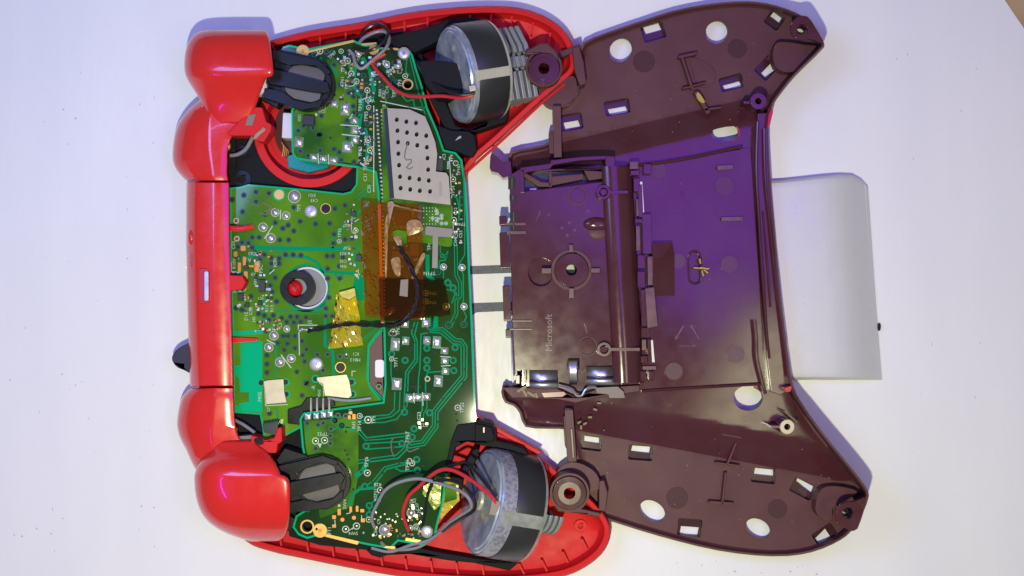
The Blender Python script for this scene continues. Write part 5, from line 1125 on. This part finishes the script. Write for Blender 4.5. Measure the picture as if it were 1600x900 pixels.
# central fixing with four tabs
m = MB(); m.disc(893, 422, 32, 69, 60, hole=27, n=40); m.build('hub_ring', 'dark', rear, bevel=1.8)
m = MB(); m.disc(893, 422, 26, 76, 50, hole=8.5, n=40); m.build('hub', 'darkg', rear, bevel=3, seg=3)
m = MB(); m.disc(890, 421, 9, 60, 58, n=20); m.prism([(882, 421), (898, 421), (896, 414), (888, 412), (883, 415)], 60.5, 60, mi=1); m.build('hub_hole', ['hole', 'silk'], rear)
for q in ((884+5, 382, 893+3, 394), (889, 450, 897, 466), (846, 422-3, 862, 427), (923, 419, 938, 426)): B('hub_tab', 'pale', rear, *q, 76, 62, 1)
for cx, cy, r in ((903, 306, 15), (918, 541, 15.5)):
    m = MB(); m.disc(cx, cy, r, 68, 66, hole=r-2, n=32); m.build('block_ring', 'dark', rear, bevel=.6); m = MB(); m.disc(cx, cy, r-3, 67.6, 66, n=30); m.build('block_disc', 'darkg', rear, bevel=.8)
for cx, cy, x2, mt in ((943, 300, 982, 'darkg'), (944, 546, 1000, 'pale')):
    m = MB(); m.disc(cx, cy, 11, 80, 60, hole=7, n=28); m.build('peg_ring', mt, rear, bevel=.9)
    m = MB(); m.disc(cx, cy, 5, 78, 60, n=20); m.build('peg', 'darkg', rear, bevel=.8); B('peg_arm', mt, rear, cx+9, cy-2.5, x2, cy+2.5, 79, 44, .8)
# thumb bump
m = MB(); m.dome(932, 350, 21, 11, 65.5, 7, n=24, k=6); m.build('block_bump', 'darkg', rear, smooth=True, angle=200)
m = MB(); m.dome(934, 364, 16, 11, 65.5, 3, n=24, k=4); m.build('block_bump', 'dark', rear, smooth=True, angle=200)
# moulded lettering
mt_ = MB(); text_into(mt_, 'Microsoft', 858, 520, 17, 66.35, 90, bold=.01)
for i in range(4):
    a = radians(90*i+10); mt_.disc(888+10*cos(a), 358+10*sin(a), 2.2, 66.4, 66, hole=1.1, n=10)
mt_.build('moulded_lettering', mat('moulded_letter_maroon', (.085, .04, .045), .35), rear)
for pts in ([(837, 345), (842, 336), (844, 330)], [(855, 338), (859, 334)], [(917, 328), (921, 330), (916, 334)], [(913, 505), (917, 520)]): outline_ribbon('moulded_tick', pts, 1.2, 66.5, 'pale', False)
# hinge pieces down the left edge
ins = MB()
for q in ((794, 276, 806, 296), (796, 304, 807, 314), (797, 330, 808, 360)): P('edge_slot', 'hole', rear, [(q[0], q[1]), (q[2], q[1]), (q[2], q[3]), (q[0], q[3])], 66.7, 66.2, 0); B('edge_pin', 'pale', rear, (q[0]+q[2])/2-1, q[1]+1, (q[0]+q[2])/2+1, q[3]-1, 69, 64, .4)
for q in ((780, 337, 792, 352), (781, 363, 796, 420), (786, 446, 798, 502), (790, 514, 800, 528)): B('edge_hook', 'darkg', rear, *q, 62, 26, 1.5, rot=-2)
for q in ((790, 348, 822, 351.5), (792, 361, 822, 365), (800, 500, 832, 503), (796, 513, 832, 516)): B('edge_rail', 'pale', rear, *q, 69, 50, .8)
for q in ((804, 520, 812, 545), (806, 552, 814, 580), (806, 586, 812, 600)): B('edge_pin', 'pale', rear, *q, 62, 40, .8)
for x in (799, 805, 819): B('edge_fin', 'darkg', rear, x, 520, x+2.4, 598, 60, 36, .5, rot=-2)
P('hook_arm', 'darkg', rear, [(766, 245), (768, 239), (778, 246), (786, 254), (798, 252), (800, 274), (786, 278), (778, 270), (768, 268), (765, 262)], 60, 20, 1.5)
B('strut_bar', 'dark', rear, 865, 165, 877, 246, 62, 22, 1.2, rot=-1); B('strut_bar', 'dark', rear, 858, 205, 866, 240, 46, 22, 1, rot=-1)
B('strut_bar', 'dark', rear, 885, 640, 898, 722, 62, 22, 1.2, rot=-4); B('strut_bar', 'pale', rear, 893, 670, 896, 716, 66, 40, .6, rot=-4); B('strut_bar', 'dark', rear, 882, 650, 888, 700, 50, 22, 1, rot=-4)
# clip column between block and plate
for i, q in enumerate(((984, 252, 998, 264), (985, 266, 1000, 274), (990, 278, 1000, 300), (994, 310, 1003, 338), (992, 342, 1004, 348), (1004, 334, 1018, 397), (994, 352, 1000, 392), (996, 398, 1008, 420), (996, 424, 1008, 450), (1012, 400, 1024, 446), (1002, 452, 1010, 510), (1002, 512, 1016, 528), (1003, 530, 1010, 548), (1012, 530, 1017, 566), (1002, 556, 1012, 568), (1000, 572, 1026, 578), (1000, 580, 1010, 596), (1014, 580, 1022, 594))):
    B('clip_piece', 'darkg' if i % 3 else 'pale', rear, *q, 62-(i % 4)*3, 30, 1.2, rot=-1)
P('bay_pillar', 'pale', rear, [(1008, 450), (1022, 448), (1028, 510), (1012, 514)], 64, 30, 1.5)
P('bright_gap', 'paper', rear, [(1000, 284), (1003.5, 284), (1006.5, 332), (1004, 332)], 47, 45, 0); P('bright_gap', 'paper', rear, [(1017, 532), (1020, 531), (1023, 566), (1019, 566)], 47, 45, 0)
B('bay_rail', 'darkg', rear, 998, 290, 1004, 340, 58, 40, 1, rot=-2); B('bay_rail', 'darkg', rear, 1018, 256, 1006, 272, 58, 40, 1)
# battery contacts
def contact(x0, x1, y0, y1):
    m = MB(); rows = []
    for j in range(2):
        x = (x0, x1)[j]
        rows.append([(x, y0, 52), (x, y0+(y1-y0)*.55, 50), (x, y1-9, 50)]+[(x, y1-5+6*cos(radians(a)), 56+7*sin(radians(a))) for a in (-150, -100, -50, 0, 50, 90, 140)][::1])
    m.grid(rows); return m.build('battery_contact', 'steel', rear, smooth='fix', angle=200, solid=1.2)
contact(827, 871, 578, 606); contact(916, 967, 573, 600)
m = MB(); m.grid([[(x, y, z) for y, z in ((558, 58), (568, 70), (580, 72), (592, 68), (601, 56))] for x in (889, 892, 900, 902)]); m.build('battery_contact', 'steel', rear, smooth='fix', angle=200, solid=1.2)
P('contact_plate', 'beiged', rear, [(930, 606), (966, 604), (975, 612), (977, 622), (952, 622), (950, 616), (932, 614)], 58, 50, 1)
m = MB(); m.tube([(872, 604, 62), (888, 608, 62), (896, 612, 62), (901, 618, 62), (909, 618, 62), (914, 610, 62), (920, 606, 62), (932, 606, 62)], 1.8); m.build('contact_spring', 'steel', rear, smooth=True)
P('contact_slot', 'pink', rear, [(845, 614), (882, 612), (886, 616), (880, 620), (849, 621)], 50, 40, 1)
P('block_skirt', 'dark', rear, [(785, 606), (812, 606), (870, 606), (900, 620), (935, 606), (1000, 602), (1000, 612), (930, 622), (900, 630), (870, 624), (800, 622)], 48, 26, 1.5)
gl = MB()
for x, y, l, r_ in ((815, 608, 16, -30), (820, 614, 12, 60), (830, 616, 14, 30), (838, 618, 8, 70)): gl.box(x-l/2, y-2, x+l/2, y+2, 51, 48, rot=r_)
gl.build('glue_residue', 'glue', rear, kind='stuff')
for (x, y) in ((804, 625), (880, 640)): pass
print('objects', len(bpy.data.objects))
